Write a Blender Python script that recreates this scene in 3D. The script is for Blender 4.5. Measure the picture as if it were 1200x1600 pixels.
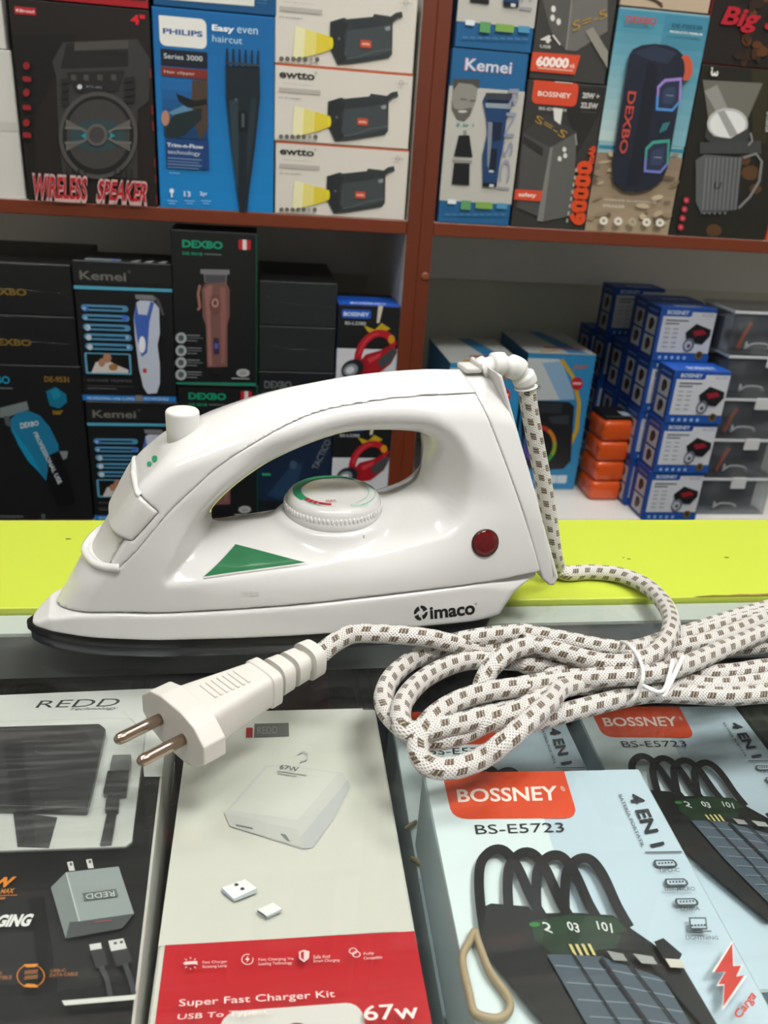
import bpy, bmesh, math
import numpy as np
from mathutils import Vector, Matrix

for _o in list(bpy.data.objects):
    bpy.data.objects.remove(_o)
SC = bpy.context.scene
COL = SC.collection

# ------------------------------------------------------------------ camera
# origin: the point of the counter glass straight below the lens; x along the counter, y away, z up (metres)
F_PX, CAM_H = 1300.0, 0.25
_D = np.array([-205, 2870, F_PX]); _D /= np.linalg.norm(_D)
_R = np.array([8500, -57, F_PX]); _R /= np.linalg.norm(_R); _R -= _D * (_R @ _D); _R /= np.linalg.norm(_R)
_X, _Z = _R, -_D
_Y = np.cross(_Z, _X)
CM = np.stack([_X, _Y, _Z])
CC = np.array([0, 0, CAM_H])
cam_data = bpy.data.cameras.new('camera')
cam = bpy.data.objects.new('camera', cam_data); COL.objects.link(cam)
cam_data.sensor_fit = 'AUTO'; cam_data.sensor_width = 36.0
cam_data.lens = 36.0 * F_PX / 1600.0
cam_data.clip_start = 0.01
cam_data.dof.use_dof = True; cam_data.dof.focus_distance = 0.42; cam_data.dof.aperture_fstop = 15.0
_rot = np.stack([CM[:, 0], -CM[:, 1], -CM[:, 2]], axis=1)
_m = Matrix([list(_rot[0]) + [0], list(_rot[1]) + [0], list(_rot[2]) + [CAM_H], [0, 0, 0, 1]])
cam.matrix_world = _m
SC.camera = cam

def ray(px, py):
    return CM @ np.array([(px - 600) / F_PX, (py - 800) / F_PX, 1.0])
def onz(px, py, z):
    r = ray(px, py); return CC + r * ((z - CAM_H) / r[2])
def ony(px, py, y):
    r = ray(px, py); return CC + r * (y / r[1])

# ------------------------------------------------------------------ world and exposure
# assumed even fill light, standing for an unseen open customer side
W = bpy.data.worlds.new('assumed_fill_offscreen'); SC.world = W; W.use_nodes = True
W.node_tree.nodes['Background'].inputs[0].default_value = (1.0, 1.0, 1.0, 1)
W.node_tree.nodes['Background'].inputs[1].default_value = 0.25
SC.view_settings.view_transform = 'Standard'; SC.view_settings.look = 'None'
SC.view_settings.gamma = 1.0; SC.view_settings.exposure = 0.0
SC.view_settings.use_curve_mapping = False
LIGHT = 1.0

# ------------------------------------------------------------------ materials
MATS = {}
def lin(c):
    return tuple((x / 255 / 12.92) if x / 255 <= 0.04045 else ((x / 255 + 0.055) / 1.055) ** 2.4 for x in c)
def hexc(h):
    h = h.lstrip('#'); return tuple(int(h[i:i + 2], 16) for i in (0, 2, 4))
def mat(name, col, rough=0.4, metal=0.0, spec=0.5, coat=0.0, noise=0.0, nscale=60.0, stretch=None, bump=0.0):
    if name in MATS: return MATS[name]
    m = bpy.data.materials.new(name); m.use_nodes = True
    nt = m.node_tree; b = nt.nodes['Principled BSDF']
    c = lin(hexc(col)) + (1,) if isinstance(col, str) else tuple(col) + (1,)
    b.inputs['Base Color'].default_value = c
    b.inputs['Roughness'].default_value = rough; b.inputs['Metallic'].default_value = metal
    b.inputs['Specular IOR Level'].default_value = spec; b.inputs['Coat Weight'].default_value = coat
    if noise or bump:
        tc = nt.nodes.new('ShaderNodeTexCoord'); mp = nt.nodes.new('ShaderNodeMapping')
        nz = nt.nodes.new('ShaderNodeTexNoise'); nz.inputs['Scale'].default_value = nscale; nz.inputs['Detail'].default_value = 5
        nt.links.new(tc.outputs['Object'], mp.inputs['Vector']); nt.links.new(mp.outputs['Vector'], nz.inputs['Vector'])
        if stretch: mp.inputs['Scale'].default_value = stretch
        if noise:
            mx = nt.nodes.new('ShaderNodeMix'); mx.data_type = 'RGBA'
            mx.inputs[6].default_value = tuple(x * (1 - noise) for x in c[:3]) + (1,)
            mx.inputs[7].default_value = tuple(min(1, x * (1 + noise)) for x in c[:3]) + (1,)
            nt.links.new(nz.outputs['Fac'], mx.inputs[0]); nt.links.new(mx.outputs[2], b.inputs['Base Color'])
        if bump:
            bp = nt.nodes.new('ShaderNodeBump'); bp.inputs['Strength'].default_value = bump; bp.inputs['Distance'].default_value = 0.001
            nt.links.new(nz.outputs['Fac'], bp.inputs['Height']); nt.links.new(bp.outputs['Normal'], b.inputs['Normal'])
    MATS[name] = m; return m
def ink(col):
    """printed card in one colour"""
    return mat('print_' + col.lstrip('#'), col, 0.42)
def thin_glass(name, tint, fr=1.45, rough=0.02, haze=0.0, hazecol=(0.8, 0.8, 0.8)):
    m = bpy.data.materials.new(name); m.use_nodes = True; nt = m.node_tree; nt.nodes.clear()
    out = nt.nodes.new('ShaderNodeOutputMaterial'); tr = nt.nodes.new('ShaderNodeBsdfTransparent'); gl = nt.nodes.new('ShaderNodeBsdfGlossy')
    tr.inputs[0].default_value = tuple(tint) + (1,); gl.inputs['Roughness'].default_value = rough
    fn = nt.nodes.new('ShaderNodeFresnel'); fn.inputs[0].default_value = fr
    ge = nt.nodes.new('ShaderNodeNewGeometry'); io = nt.nodes.new('ShaderNodeMapRange'); io.inputs[3].default_value = fr; io.inputs[4].default_value = 1 / fr
    nt.links.new(ge.outputs['Backfacing'], io.inputs[0]); nt.links.new(io.outputs[0], fn.inputs[0])   # both faces reflect like a pane in air
    mx = nt.nodes.new('ShaderNodeMixShader'); nt.links.new(fn.outputs[0], mx.inputs[0])
    if haze:
        df = nt.nodes.new('ShaderNodeBsdfDiffuse'); df.inputs[0].default_value = tuple(hazecol) + (1,)
        tc = nt.nodes.new('ShaderNodeTexCoord'); mp = nt.nodes.new('ShaderNodeMapping'); mp.inputs['Scale'].default_value = (3, 40, 3); mp.inputs['Rotation'].default_value = (0, 0, 0.6)
        nz = nt.nodes.new('ShaderNodeTexNoise'); nz.inputs['Scale'].default_value = 9; nz.inputs['Detail'].default_value = 8
        mr = nt.nodes.new('ShaderNodeMapRange'); mr.inputs[1].default_value = 0.45; mr.inputs[2].default_value = 0.8; mr.inputs[3].default_value = haze * 0.5; mr.inputs[4].default_value = haze * 2.5
        nt.links.new(tc.outputs['Object'], mp.inputs[0]); nt.links.new(mp.outputs[0], nz.inputs['Vector']); nt.links.new(nz.outputs['Fac'], mr.inputs[0])
        m2 = nt.nodes.new('ShaderNodeMixShader'); nt.links.new(mr.outputs[0], m2.inputs[0]); nt.links.new(tr.outputs[0], m2.inputs[1]); nt.links.new(df.outputs[0], m2.inputs[2])
        nt.links.new(m2.outputs[0], mx.inputs[1])
    else:
        nt.links.new(tr.outputs[0], mx.inputs[1])
    nt.links.new(gl.outputs[0], mx.inputs[2]); nt.links.new(mx.outputs[0], out.inputs[0])
    MATS[name] = m; return m

# ------------------------------------------------------------------ object helpers
def tag(o, label=None, cat=None, group=None, kind=None):
    if label: o['label'] = label
    if cat: o['category'] = cat
    if group: o['group'] = group
    if kind: o['kind'] = kind
    return o
def empty(name, loc=(0, 0, 0), rz=0.0):
    o = bpy.data.objects.new(name, None); COL.objects.link(o); o.location = loc; o.rotation_euler = (0, 0, rz)
    o.empty_display_size = 0.02; return o
def link(name, me, mats=None, parent=None, smooth=False):
    o = bpy.data.objects.new(name, me); COL.objects.link(o)
    if mats:
        for m in (mats if isinstance(mats, (list, tuple)) else [mats]): me.materials.append(m)
    if parent: o.parent = parent
    if smooth: me.polygons.foreach_set('use_smooth', [True] * len(me.polygons))
    return o
def mesh(name, verts, faces, midx=None):
    me = bpy.data.meshes.new(name); me.from_pydata([tuple(map(float, v)) for v in verts], [], [tuple(map(int, f)) for f in faces])
    if midx is not None: me.polygons.foreach_set('material_index', midx)
    me.update(); return me
def bm_mesh(name, bm):
    me = bpy.data.meshes.new(name); bm.to_mesh(me); bm.free(); return me
def box_bm(x0, x1, y0, y1, z0, z1, bev=0.0, seg=1, bm=None):
    own = bm is None
    b2 = bmesh.new()
    bmesh.ops.create_cube(b2, size=1.0)
    for v in b2.verts:
        v.co = Vector(((x0 + x1) / 2 + v.co.x * (x1 - x0), (y0 + y1) / 2 + v.co.y * (y1 - y0), (z0 + z1) / 2 + v.co.z * (z1 - z0)))
    if bev: bmesh.ops.bevel(b2, geom=b2.edges[:], offset=bev, segments=seg, affect='EDGES', profile=0.5)
    if own: return b2
    tmp = bpy.data.meshes.new('tmp'); b2.to_mesh(tmp); b2.free(); bm.from_mesh(tmp); bpy.data.meshes.remove(tmp); return bm
def box(name, x0, x1, y0, y1, z0, z1, m, parent=None, bev=0.0, seg=1):
    return link(name, bm_mesh(name, box_bm(x0, x1, y0, y1, z0, z1, bev, seg)), m, parent)
def copy_tree(o, parent=None):
    c = o.copy(); COL.objects.link(c); c.parent = parent
    for ch in o.children: copy_tree(ch, c)
    return c
def smooth_curve(pts, n=8, closed=False):
    """Catmull-Rom through the points (any dimension)"""
    p = np.array(pts, float); out = []
    N = len(p); rng = range(N if closed else N - 1)
    for i in rng:
        if closed: a, b, c, d = p[(i - 1) % N], p[i], p[(i + 1) % N], p[(i + 2) % N]
        else: a, b, c, d = p[max(i - 1, 0)], p[i], p[i + 1], p[min(i + 2, N - 1)]
        for k in range(n):
            t = k / n
            out.append(0.5 * ((2 * b) + (c - a) * t + (2 * a - 5 * b + 4 * c - d) * t * t + (3 * b - a - 3 * c + d) * t ** 3))
    if not closed: out.append(p[-1])
    return np.array(out)
def tube(name, pts, rad, m, parent=None, seg=16, cap=True, uv=False, flat=None):
    """tube along pts; rad a number or one per point; flat=(a,b) squashes the section"""
    P = np.array(pts, float); n = len(P); R = np.full(n, rad) if np.isscalar(rad) else np.array(rad, float)
    T = np.gradient(P, axis=0); T /= np.linalg.norm(T, axis=1)[:, None] + 1e-12
    up = np.array([0, 0, 1.0]) if abs(T[0][2]) < 0.9 else np.array([1.0, 0, 0])
    nv = np.cross(T[0], up); nv /= np.linalg.norm(nv)
    verts, L = [], 0.0; Ls = []
    for i in range(n):
        nv = nv - T[i] * (nv @ T[i]); nv /= np.linalg.norm(nv); bv = np.cross(T[i], nv)
        if i: L += np.linalg.norm(P[i] - P[i - 1])
        Ls.append(L)
        for k in range(seg):
            a = 2 * math.pi * k / seg
            fa, fb = flat if flat else (1, 1)
            verts.append(P[i] + R[i] * (fa * math.cos(a) * nv + fb * math.sin(a) * bv))
    faces = [(i * seg + k, i * seg + (k + 1) % seg, (i + 1) * seg + (k + 1) % seg, (i + 1) * seg + k) for i in range(n - 1) for k in range(seg)]
    if cap: faces += [tuple(range(seg))[::-1], tuple((n - 1) * seg + k for k in range(seg))]
    me = mesh(name, verts, faces)
    if uv:
        ul = me.uv_layers.new(name='UVMap'); data = []
        for i in range(n - 1):
            for k in range(seg):
                data += [k / seg, Ls[i], (k + 1) / seg, Ls[i], (k + 1) / seg, Ls[i + 1], k / seg, Ls[i + 1]]
        if cap: data += [0.0] * (4 * seg)
        ul.data.foreach_set('uv', data)
    return link(name, me, m, parent, smooth=True)
def lathe(name, prof, m, parent=None, seg=32, loc=(0, 0, 0), axis=None):
    """prof = [(r, z)...] bottom to top, turned round z (or round `axis`)"""
    v, f = [], []
    n = len(prof)
    for r, z in prof:
        for k in range(seg):
            a = 2 * math.pi * k / seg; v.append((r * math.cos(a), r * math.sin(a), z))
    for i in range(n - 1):
        for k in range(seg): f.append((i * seg + k, i * seg + (k + 1) % seg, (i + 1) * seg + (k + 1) % seg, (i + 1) * seg + k))
    f.append(tuple(range(seg))[::-1]); f.append(tuple((n - 1) * seg + k for k in range(seg)))
    V = np.array(v)
    if axis is not None:
        q = Vector((0, 0, 1)).rotation_difference(Vector(axis)).to_matrix(); V = V @ np.array(q).T
    V = V + np.array(loc)
    return link(name, mesh(name, V, f), m, parent, smooth=True)
def prism(name, poly, h0, h1, m, parent=None, frame=None, bev=0.0):
    """polygon (2-d) pulled from height h0 to h1; frame(u,v,h)->xyz"""
    fr = frame or (lambda u, v, h: (u, v, h)); n = len(poly)
    bm = bmesh.new()
    lo = [bm.verts.new(fr(u, v, h0)) for u, v in poly]; hi = [bm.verts.new(fr(u, v, h1)) for u, v in poly]
    bm.faces.new(lo[::-1]); bm.faces.new(hi)
    for i in range(n): bm.faces.new((lo[i], lo[(i + 1) % n], hi[(i + 1) % n], hi[i]))
    bmesh.ops.recalc_face_normals(bm, faces=bm.faces[:])
    if bev: bmesh.ops.bevel(bm, geom=bm.edges[:], offset=bev, segments=2, affect='EDGES', profile=0.5)
    return link(name, bm_mesh(name, bm), m, parent)
def sharp_shade(o, ang=35):
    me = o.data; me.polygons.foreach_set('use_smooth', [True] * len(me.polygons))
    me.set_sharp_from_angle(angle=math.radians(ang))

# ------------------------------------------------------------------ cartons and what is printed on them
FONT = {}
def glyphs(s, bold=0.0, res=3):
    k = (s, bold, res)
    if k not in FONT:
        cu = bpy.data.curves.new('t', 'FONT'); cu.body = s; cu.offset = bold; cu.resolution_u = res; cu.fill_mode = 'FRONT'
        ob = bpy.data.objects.new('t', cu); me = bpy.data.meshes.new_from_object(ob)
        v = np.array([tuple(x.co)[:2] for x in me.vertices]) if len(me.vertices) else np.zeros((0, 2))
        f = [tuple(p.vertices) for p in me.polygons]
        bpy.data.objects.remove(ob); bpy.data.curves.remove(cu); bpy.data.meshes.remove(me)
        lo, hi = v.min(0), v.max(0); FONT[k] = ((v - lo) / (hi - lo), f)
    return FONT[k]
class Art:
    """flat print on one face of a carton, laid out with photo pixels (through a zoom window) or face fractions"""
    def __init__(self, o, face='front', zoom=(0, 0, 1.0)):
        self.o = o; self.z = zoom; self.parts = {}; self.k = 0
        w, d, h = o['_w'], o['_d'], o['_h']; self.w, self.d, self.h = w, d, h
        if face == 'front': self.O, self.U, self.V, self.N, self.fw, self.fh = (-w / 2, -d / 2, h), (1, 0, 0), (0, 0, -1), (0, -1, 0), w, h
        elif face == 'top': self.O, self.U, self.V, self.N, self.fw, self.fh = (-w / 2, d / 2, h), (1, 0, 0), (0, -1, 0), (0, 0, 1), w, d
        else: self.O, self.U, self.V, self.N, self.fw, self.fh = (-w / 2, d / 2, h), (0, -1, 0), (0, 0, -1), (-1, 0, 0), d, h
        self.O, self.U, self.V, self.N = map(np.array, (self.O, self.U, self.V, self.N))
        mw = Matrix.Translation(o.location) @ Matrix.Rotation(o.rotation_euler[2], 4, 'Z')
        self.inv = np.array(mw.inverted())
    def uv(self, p):
        """photo pixel (in the zoom window) -> face fraction"""
        px, py = self.z[0] + p[0] / self.z[2], self.z[1] + p[1] / self.z[2]
        r = self.inv[:3, :3] @ ray(px, py); c = self.inv[:3, :3] @ CC + self.inv[:3, 3]
        t = ((self.O - c) @ self.N) / (r @ self.N); q = c + r * t - self.O
        return ((q @ self.U) / self.fw, (q @ self.V) / self.fh)
    def add(self, part, col, uvs, faces):
        self.k += 1; off = 0.00025 + 0.00009 * self.k
        d = self.parts.setdefault(part, dict(v=[], f=[], m=[], c=[], e=[]))
        if col not in d['c']: d['c'].append(col)
        b = len(d['v']); ci = d['c'].index(col)
        for u, v in uvs:
            u = min(max(u, 0.0), 1.0); v = min(max(v, 0.0), 1.0)
            d['v'].append(self.O + self.U * (u * self.fw) + self.V * (v * self.fh) + self.N * off)
        d['e'].append((b, len(d['f'])))
        for f in faces: d['f'].append(tuple(b + i for i in f)); d['m'].append(ci)
    # --- coordinates in pixels
    def poly(self, part, col, pts, px=True):
        q = [self.uv(p) for p in pts] if px else pts
        self.add(part, col, q, [tuple(range(len(q)))])
    def rect(self, part, col, x0, y0, x1, y1, px=True, r=0.0):
        (a, b), (c, d) = (self.uv((x0, y0)), self.uv((x1, y1))) if px else ((x0, y0), (x1, y1))
        if r:
            rx, ry = r / self.fw, r / self.fh; q = []
            for cx, cy, a0 in ((c - rx, b + ry, -90), (c - rx, d - ry, 0), (a + rx, d - ry, 90), (a + rx, b + ry, 180)):
                for k in range(5):
                    t = math.radians(a0 + k * 22.5); q.append((cx + rx * math.cos(t), cy + ry * math.sin(t)))
            self.add(part, col, q, [tuple(range(len(q)))])
        else: self.add(part, col, [(a, b), (c, b), (c, d), (a, d)], [(0, 1, 2, 3)])
    def ell(self, part, col, cx, cy, rx, ry=None, n=20, px=True, ring=0.0, a0=0, a1=360, rot=0):
        ry = rx if ry is None else ry
        cr, sr = math.cos(math.radians(rot)), math.sin(math.radians(rot))
        def pt(a, k): 
            x, y = rx * k * math.cos(a), ry * k * math.sin(a)
            p = (cx + x * cr - y * sr, cy + x * sr + y * cr); return self.uv(p) if px else p
        full = a1 - a0 >= 360; m = n if full else n + 1
        A = [math.radians(a0 + (a1 - a0) * i / n) for i in range(m)]
        if ring:
            q = [pt(a, 1) for a in A] + [pt(a, 1 - ring) for a in A]
            f = [(i, (i + 1) % m, m + (i + 1) % m, m + i) for i in range(m if full else m - 1)]
            self.add(part, col, q, f)
        else: self.add(part, col, [pt(a, 1) for a in A], [tuple(range(m))])
    def text(self, part, col, s, x0, y0, x1, y1, px=True, bold=0.0, quad=None, shear=0.0, res=3):
        v, f = glyphs(s, bold, res)
        if quad: Q = [self.uv(p) for p in quad] if px else quad
        else:
            (a, b), (c, d) = (self.uv((x0, y0)), self.uv((x1, y1))) if px else ((x0, y0), (x1, y1))
            Q = [(a, b), (c, b), (c, d), (a, d)]
        Q = np.array(Q)
        u, w = v[:, 0:1], 1 - v[:, 1:2]
        u = u * (1 - abs(shear)) + shear * (1 - w) if shear else u
        P = (1 - w) * ((1 - u) * Q[0] + u * Q[1]) + w * ((1 - u) * Q[3] + u * Q[2])
        self.add(part, col, [tuple(p) for p in P], f)
    def line(self, part, col, pts, wid):
        """stroke of pixel width wid"""
        p = np.array(pts, float); t = np.gradient(p, axis=0); t /= np.linalg.norm(t, axis=1)[:, None] + 1e-9
        nrm = np.stack([-t[:, 1], t[:, 0]], 1) * wid / 2
        q = [self.uv(x) for x in list(p + nrm) + list(p - nrm)]; n = len(p)
        self.add(part, col, q, [(i, i + 1, n + i + 1, n + i) for i in range(n - 1)])
    def grad(self, part, c0, c1, x0, y0, x1, y1, n=8, vert=True, px=True):
        (a, b), (c, d) = (self.uv((x0, y0)), self.uv((x1, y1))) if px else ((x0, y0), (x1, y1))
        A, B = np.array(hexc(c0)), np.array(hexc(c1))
        for i in range(n):
            t = (i + 0.5) / n; col = '#%02x%02x%02x' % tuple(int(x) for x in A + (B - A) * t)
            if vert: q = [(a, b + (d - b) * i / n), (c, b + (d - b) * i / n), (c, b + (d - b) * (i + 1) / n), (a, b + (d - b) * (i + 1) / n)]
            else: q = [(a + (c - a) * i / n, b), (a + (c - a) * (i + 1) / n, b), (a + (c - a) * (i + 1) / n, d), (a + (c - a) * i / n, d)]
            self.add(part, col, q, [(0, 1, 2, 3)]); self.k -= 1
        self.k += 1
    def done(self):
        todo = []
        for part, d in self.parts.items():
            E = d['e'] + [(len(d['v']), len(d['f']))]
            if len(d['e']) <= 24:                  # a few separate prints: each a part of its own
                for (b0, f0), (b1, f1) in zip(E[:-1], E[1:]):
                    todo.append((part, dict(v=d['v'][b0:b1], f=[tuple(i - b0 for i in f) for f in d['f'][f0:f1]], m=[0] * (f1 - f0), c=[d['c'][d['m'][f0]]])))
            else: todo.append((part, d))
        for part, d in todo:
            me = mesh(part, d['v'], d['f'], d['m'])
            bm = bmesh.new(); bm.from_mesh(me); N = Vector(self.N)
            bm.normal_update()
            for f in bm.faces:
                if f.normal.dot(N) < 0: f.normal_flip()
            bm.to_mesh(me); bm.free()
            link(part, me, [ink(c) for c in d['c']], self.o)
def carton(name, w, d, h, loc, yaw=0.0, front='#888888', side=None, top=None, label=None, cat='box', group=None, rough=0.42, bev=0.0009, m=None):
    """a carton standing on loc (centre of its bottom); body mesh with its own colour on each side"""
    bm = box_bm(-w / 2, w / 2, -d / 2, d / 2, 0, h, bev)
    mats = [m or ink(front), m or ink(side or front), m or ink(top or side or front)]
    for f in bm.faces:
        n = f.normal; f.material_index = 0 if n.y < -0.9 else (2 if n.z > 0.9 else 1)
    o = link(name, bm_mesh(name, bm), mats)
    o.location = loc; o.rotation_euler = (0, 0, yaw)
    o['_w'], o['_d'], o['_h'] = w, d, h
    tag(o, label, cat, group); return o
def carton_at(name, x0, x1, y0, dep, z0, z1, **k):
    return carton(name, x1 - x0, dep, z1 - z0, ((x0 + x1) / 2, y0 + dep / 2, z0), **k)
# ================================================================== the room
M_WALL = mat('painted_wall', '#d9d5cc', 0.8, noise=0.04, nscale=12, bump=0.05)
M_CEIL = mat('ceiling_paint', '#e6e4de', 0.85, noise=0.03, nscale=8)
M_FLOOR = mat('floor_tile', '#9a948a', 0.35, noise=0.12, nscale=6)
FZ, CZ = -0.93, 1.75
tag(box('floor', -2.2, 2.4, -2.6, 1.62, FZ - 0.05, FZ, M_FLOOR), kind='structure')
tag(box('ceiling', -2.2, 2.4, -2.6, 1.62, CZ, CZ + 0.05, M_CEIL), kind='structure')
tag(box('wall_back', -2.2, 2.4, 1.5, 1.62, FZ, CZ, M_WALL), kind='structure')
tag(box('wall_left', -2.3, -2.2, -2.6, 1.62, FZ, CZ, M_WALL), kind='structure')
tag(box('wall_right', 2.4, 2.5, -2.6, 1.62, FZ, CZ, M_WALL), kind='structure')

# ceiling LED panels
def led_panel(where, x, y, sx, sy, power, label):
    t = empty('ceiling_light_%s_offscreen' % where, (x, y, CZ))
    tag(t, label, 'light', 'flat LED panels on the ceiling')
    fr = mat('lamp_frame', '#e8e8e8', 0.5)
    bm = bmesh.new()
    for a in ((-sx / 2 - .02, sx / 2 + .02, -sy / 2 - .02, -sy / 2), (-sx / 2 - .02, sx / 2 + .02, sy / 2, sy / 2 + .02), (-sx / 2 - .02, -sx / 2, -sy / 2, sy / 2), (sx / 2, sx / 2 + .02, -sy / 2, sy / 2)):
        box_bm(*a, -0.03, 0.0, bm=bm)
    link('frame', bm_mesh('frame', bm), fr, t)
    e = bpy.data.materials.new('led_diffuser'); e.use_nodes = True
    b = e.node_tree.nodes['Principled BSDF']; b.inputs['Base Color'].default_value = (0.9, 0.9, 0.9, 1)
    b.inputs['Emission Color'].default_value = (1.0, 0.99, 0.97, 1); b.inputs['Emission Strength'].default_value = power * LIGHT
    box('diffuser_%s_offscreen' % where, -sx / 2, sx / 2, -sy / 2, sy / 2, -0.022, -0.004, e, t)
led_panel('aisle_right', 0.80, 0.62, 0.5, 0.3, 27, 'LED panel over the aisle, above the orange boxes')
led_panel('aisle_left', -0.60, 0.62, 0.5, 0.3, 20, 'LED panel over the aisle, beyond the nose of the iron')
led_panel('counter_right', 0.55, -0.30, 0.6, 0.3, 54, 'LED panel over the customer side of the counter, heel side of the iron')
led_panel('counter_left', -0.55, -0.45, 0.6, 0.3, 19, 'LED panel over the customer side of the counter, nose side of the iron')

# ================================================================== shelving behind the counter
YS = 1.05
SH_TOP, SH_T = 0.157, 0.0155
LOW_TOP = -0.2445
M_TRIM = mat('reddish_wood_trim', '#672a10', 0.5, noise=0.25, nscale=30, stretch=(1, 1, 0.15))
M_TRIMH = mat('reddish_wood_trim_long', '#702e12', 0.5, noise=0.22, nscale=30, stretch=(0.12, 1, 1))
M_MEL = mat('white_melamine', '#dbd8d2', 0.4, noise=0.02, nscale=20)
M_BACK = mat('grey_back_board', '#cccbba', 0.6, noise=0.05, nscale=10)
def shelving(x0, x1, label):
    t = empty('shelving_unit', ((x0 + x1) / 2, YS + 0.17, FZ)); tag(t, label, 'shelving', 'shelving units along the back wall')
    ox, oy, oz = (x0 + x1) / 2, YS + 0.17, FZ
    T = 0.0165
    def b(n, a0, a1, b0, b1, c0, c1, m, par=t, bev=0.0008):
        return box(n, a0 - ox, a1 - ox, b0 - oy, b1 - oy, c0 - oz, c1 - oz, m, par, bev)
    top = 1.25
    for xa in (x0, x1 - T):
        p = b('side_panel', xa, xa + T, YS + 0.002, YS + 0.34, FZ, top, M_MEL)
        b('edge_band', xa, xa + T, YS - 0.0005, YS + 0.002, FZ, top, M_TRIM, p)
    for zt in (-0.66, LOW_TOP, SH_TOP, 0.58, 0.93, top):
        p = b('shelf_board', x0 + T, x1 - T, YS + 0.003, YS + 0.335, zt - SH_T, zt, M_MEL)
        b('edge_band', x0 + T, x1 - T, YS + 0.0005, YS + 0.003, zt - SH_T, zt, M_TRIMH, p)
    b('back_panel', x0 + T, x1 - T, YS + 0.335, YS + 0.345, FZ, top, M_BACK)
    b('back_rail', x0 + T, x1 - T, YS + 0.31, YS + 0.3345, 0.044, SH_TOP - SH_T, M_MEL)
    return t
su1 = shelving(-0.72, 0.2005, 'dark-edged shelving unit holding the hair clipper boxes and white speaker boxes')
su2 = shelving(0.2005, 1.12, 'dark-edged shelving unit holding the orange boxes and clear plastic cases')
# screw cap on the post
cap = lathe('screw_cap', [(0.0052, 0.0), (0.005, 0.0008), (0.003, 0.0012)], mat('cap_paint', '#80482c', 0.4), su2, 16)
_p = ony(664, 432, YS); cap.rotation_euler = (math.pi / 2, 0, 0); cap.location = (_p[0] - (0.2005 + 1.12) / 2, YS - 0.0005 - (YS + 0.17), _p[2] - FZ)

# ================================================================== display counter
GY0, GY1, LY1 = 0.0, 0.416, 0.531
M_ALU = mat('brushed_aluminium', '#b9bcbc', 0.4, metal=0.75)
M_STRIP = mat('pale_strip', '#bfc7c0', 0.35, noise=0.06, nscale=25)
M_DARKIN = mat('dark_case_lining', '#3a3b3b', 0.6, noise=0.15, nscale=20)
def yellow_mat():
    m = mat('lime_yellow_laminate', '#bac840', 0.45, noise=0.03, nscale=5)
    return m
ct = empty('display_counter', (0.1, 0.28, FZ)); tag(ct, 'glass-topped display counter with a lime yellow rear ledge', 'counter')
def cb(n, x0, x1, y0, y1, z0, z1, m, par=None, bev=0.0):
    return box(n, x0 - 0.1, x1 - 0.1, y0 - 0.28, y1 - 0.28, z0 - FZ, z1 - FZ, m, par or ct, bev)
CX0, CX1 = -0.9, 1.15
M_GLASS = thin_glass('counter_glass', (0.955, 0.962, 0.95), 1.30, 0.015, haze=0.004)
cb('glass_top', CX0, CX1, GY0, 0.4155, -0.0035, 0.0, M_GLASS)
lb = cb('rear_ledge', CX0, CX1, 0.4175, LY1, -0.018, 0.0005, yellow_mat(), bev=0.0006)
cb('pale_strip', CX0, CX1, 0.398, 0.4165, -0.0058, -0.0038, M_STRIP)
cb('metal_rail', CX0, CX1, 0.4, 0.416, -0.034, -0.0059, M_ALU)
cb('metal_rail', CX0, CX1, GY0 - 0.012, GY0 + 0.012, -0.03, -0.0065, M_ALU)
cb('deck', CX0, CX1, GY0, 0.52, -0.126, -0.111, M_DARKIN)
cb('rear_panel', CX0, CX1, 0.52, 0.53, FZ, -0.0185, M_DARKIN)
cb('side_panel', CX0 - 0.01, CX0, GY0, LY1, FZ, -0.0065, M_MEL)
cb('side_panel', CX1, CX1 + 0.01, GY0, LY1, FZ, -0.0065, M_MEL)
cb('front_panel', CX0, CX1, GY0 - 0.006, GY0 - 0.0005, FZ, -0.126, M_MEL)
cb('front_glass', CX0, CX1, GY0 - 0.006, GY0 - 0.001, -0.126, -0.031, M_GLASS)
# chipped front edge of the ledge: bare chipboard
_c = [ony(0, 0, 1)]
chip = []
for x, w in ((0.272, .0004), (0.285, .0016), (0.295, .0012), (0.303, .0022), (0.314, .0018), (0.325, .0026), (0.338, .0015), (0.35, .0003)): chip.append((x, w))
v = [(x - 0.1, 0.4172 - 0.28, 0.0008 - FZ) for x, w in chip] + [(x - 0.1, 0.4172 + w - 0.28, 0.0008 - FZ) for x, w in chip]
n = len(chip)
link('chipped_edge', mesh('chipped_edge', v, [(i, i + 1, n + i + 1, n + i) for i in range(n - 1)]), mat('bare_chipboard', '#8a6a3a', 0.9, noise=0.4, nscale=400), lb and ct)
for x, y, r in ((-0.118, 0.502, .0012), (0.25, 0.468, .0009), (0.322, 0.469, .0013), (0.247, 0.47, .0006)):
    s = prism('scuff_mark', [(r * 1.6 * math.cos(a * 1.05), r * 0.7 * math.sin(a * 1.05)) for a in range(6)], 0.0, 0.0002, mat('scuff', '#6f7420', 0.8), ct)
    s.location = (x - 0.1, y - 0.28, 0.0006 - FZ)

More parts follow.
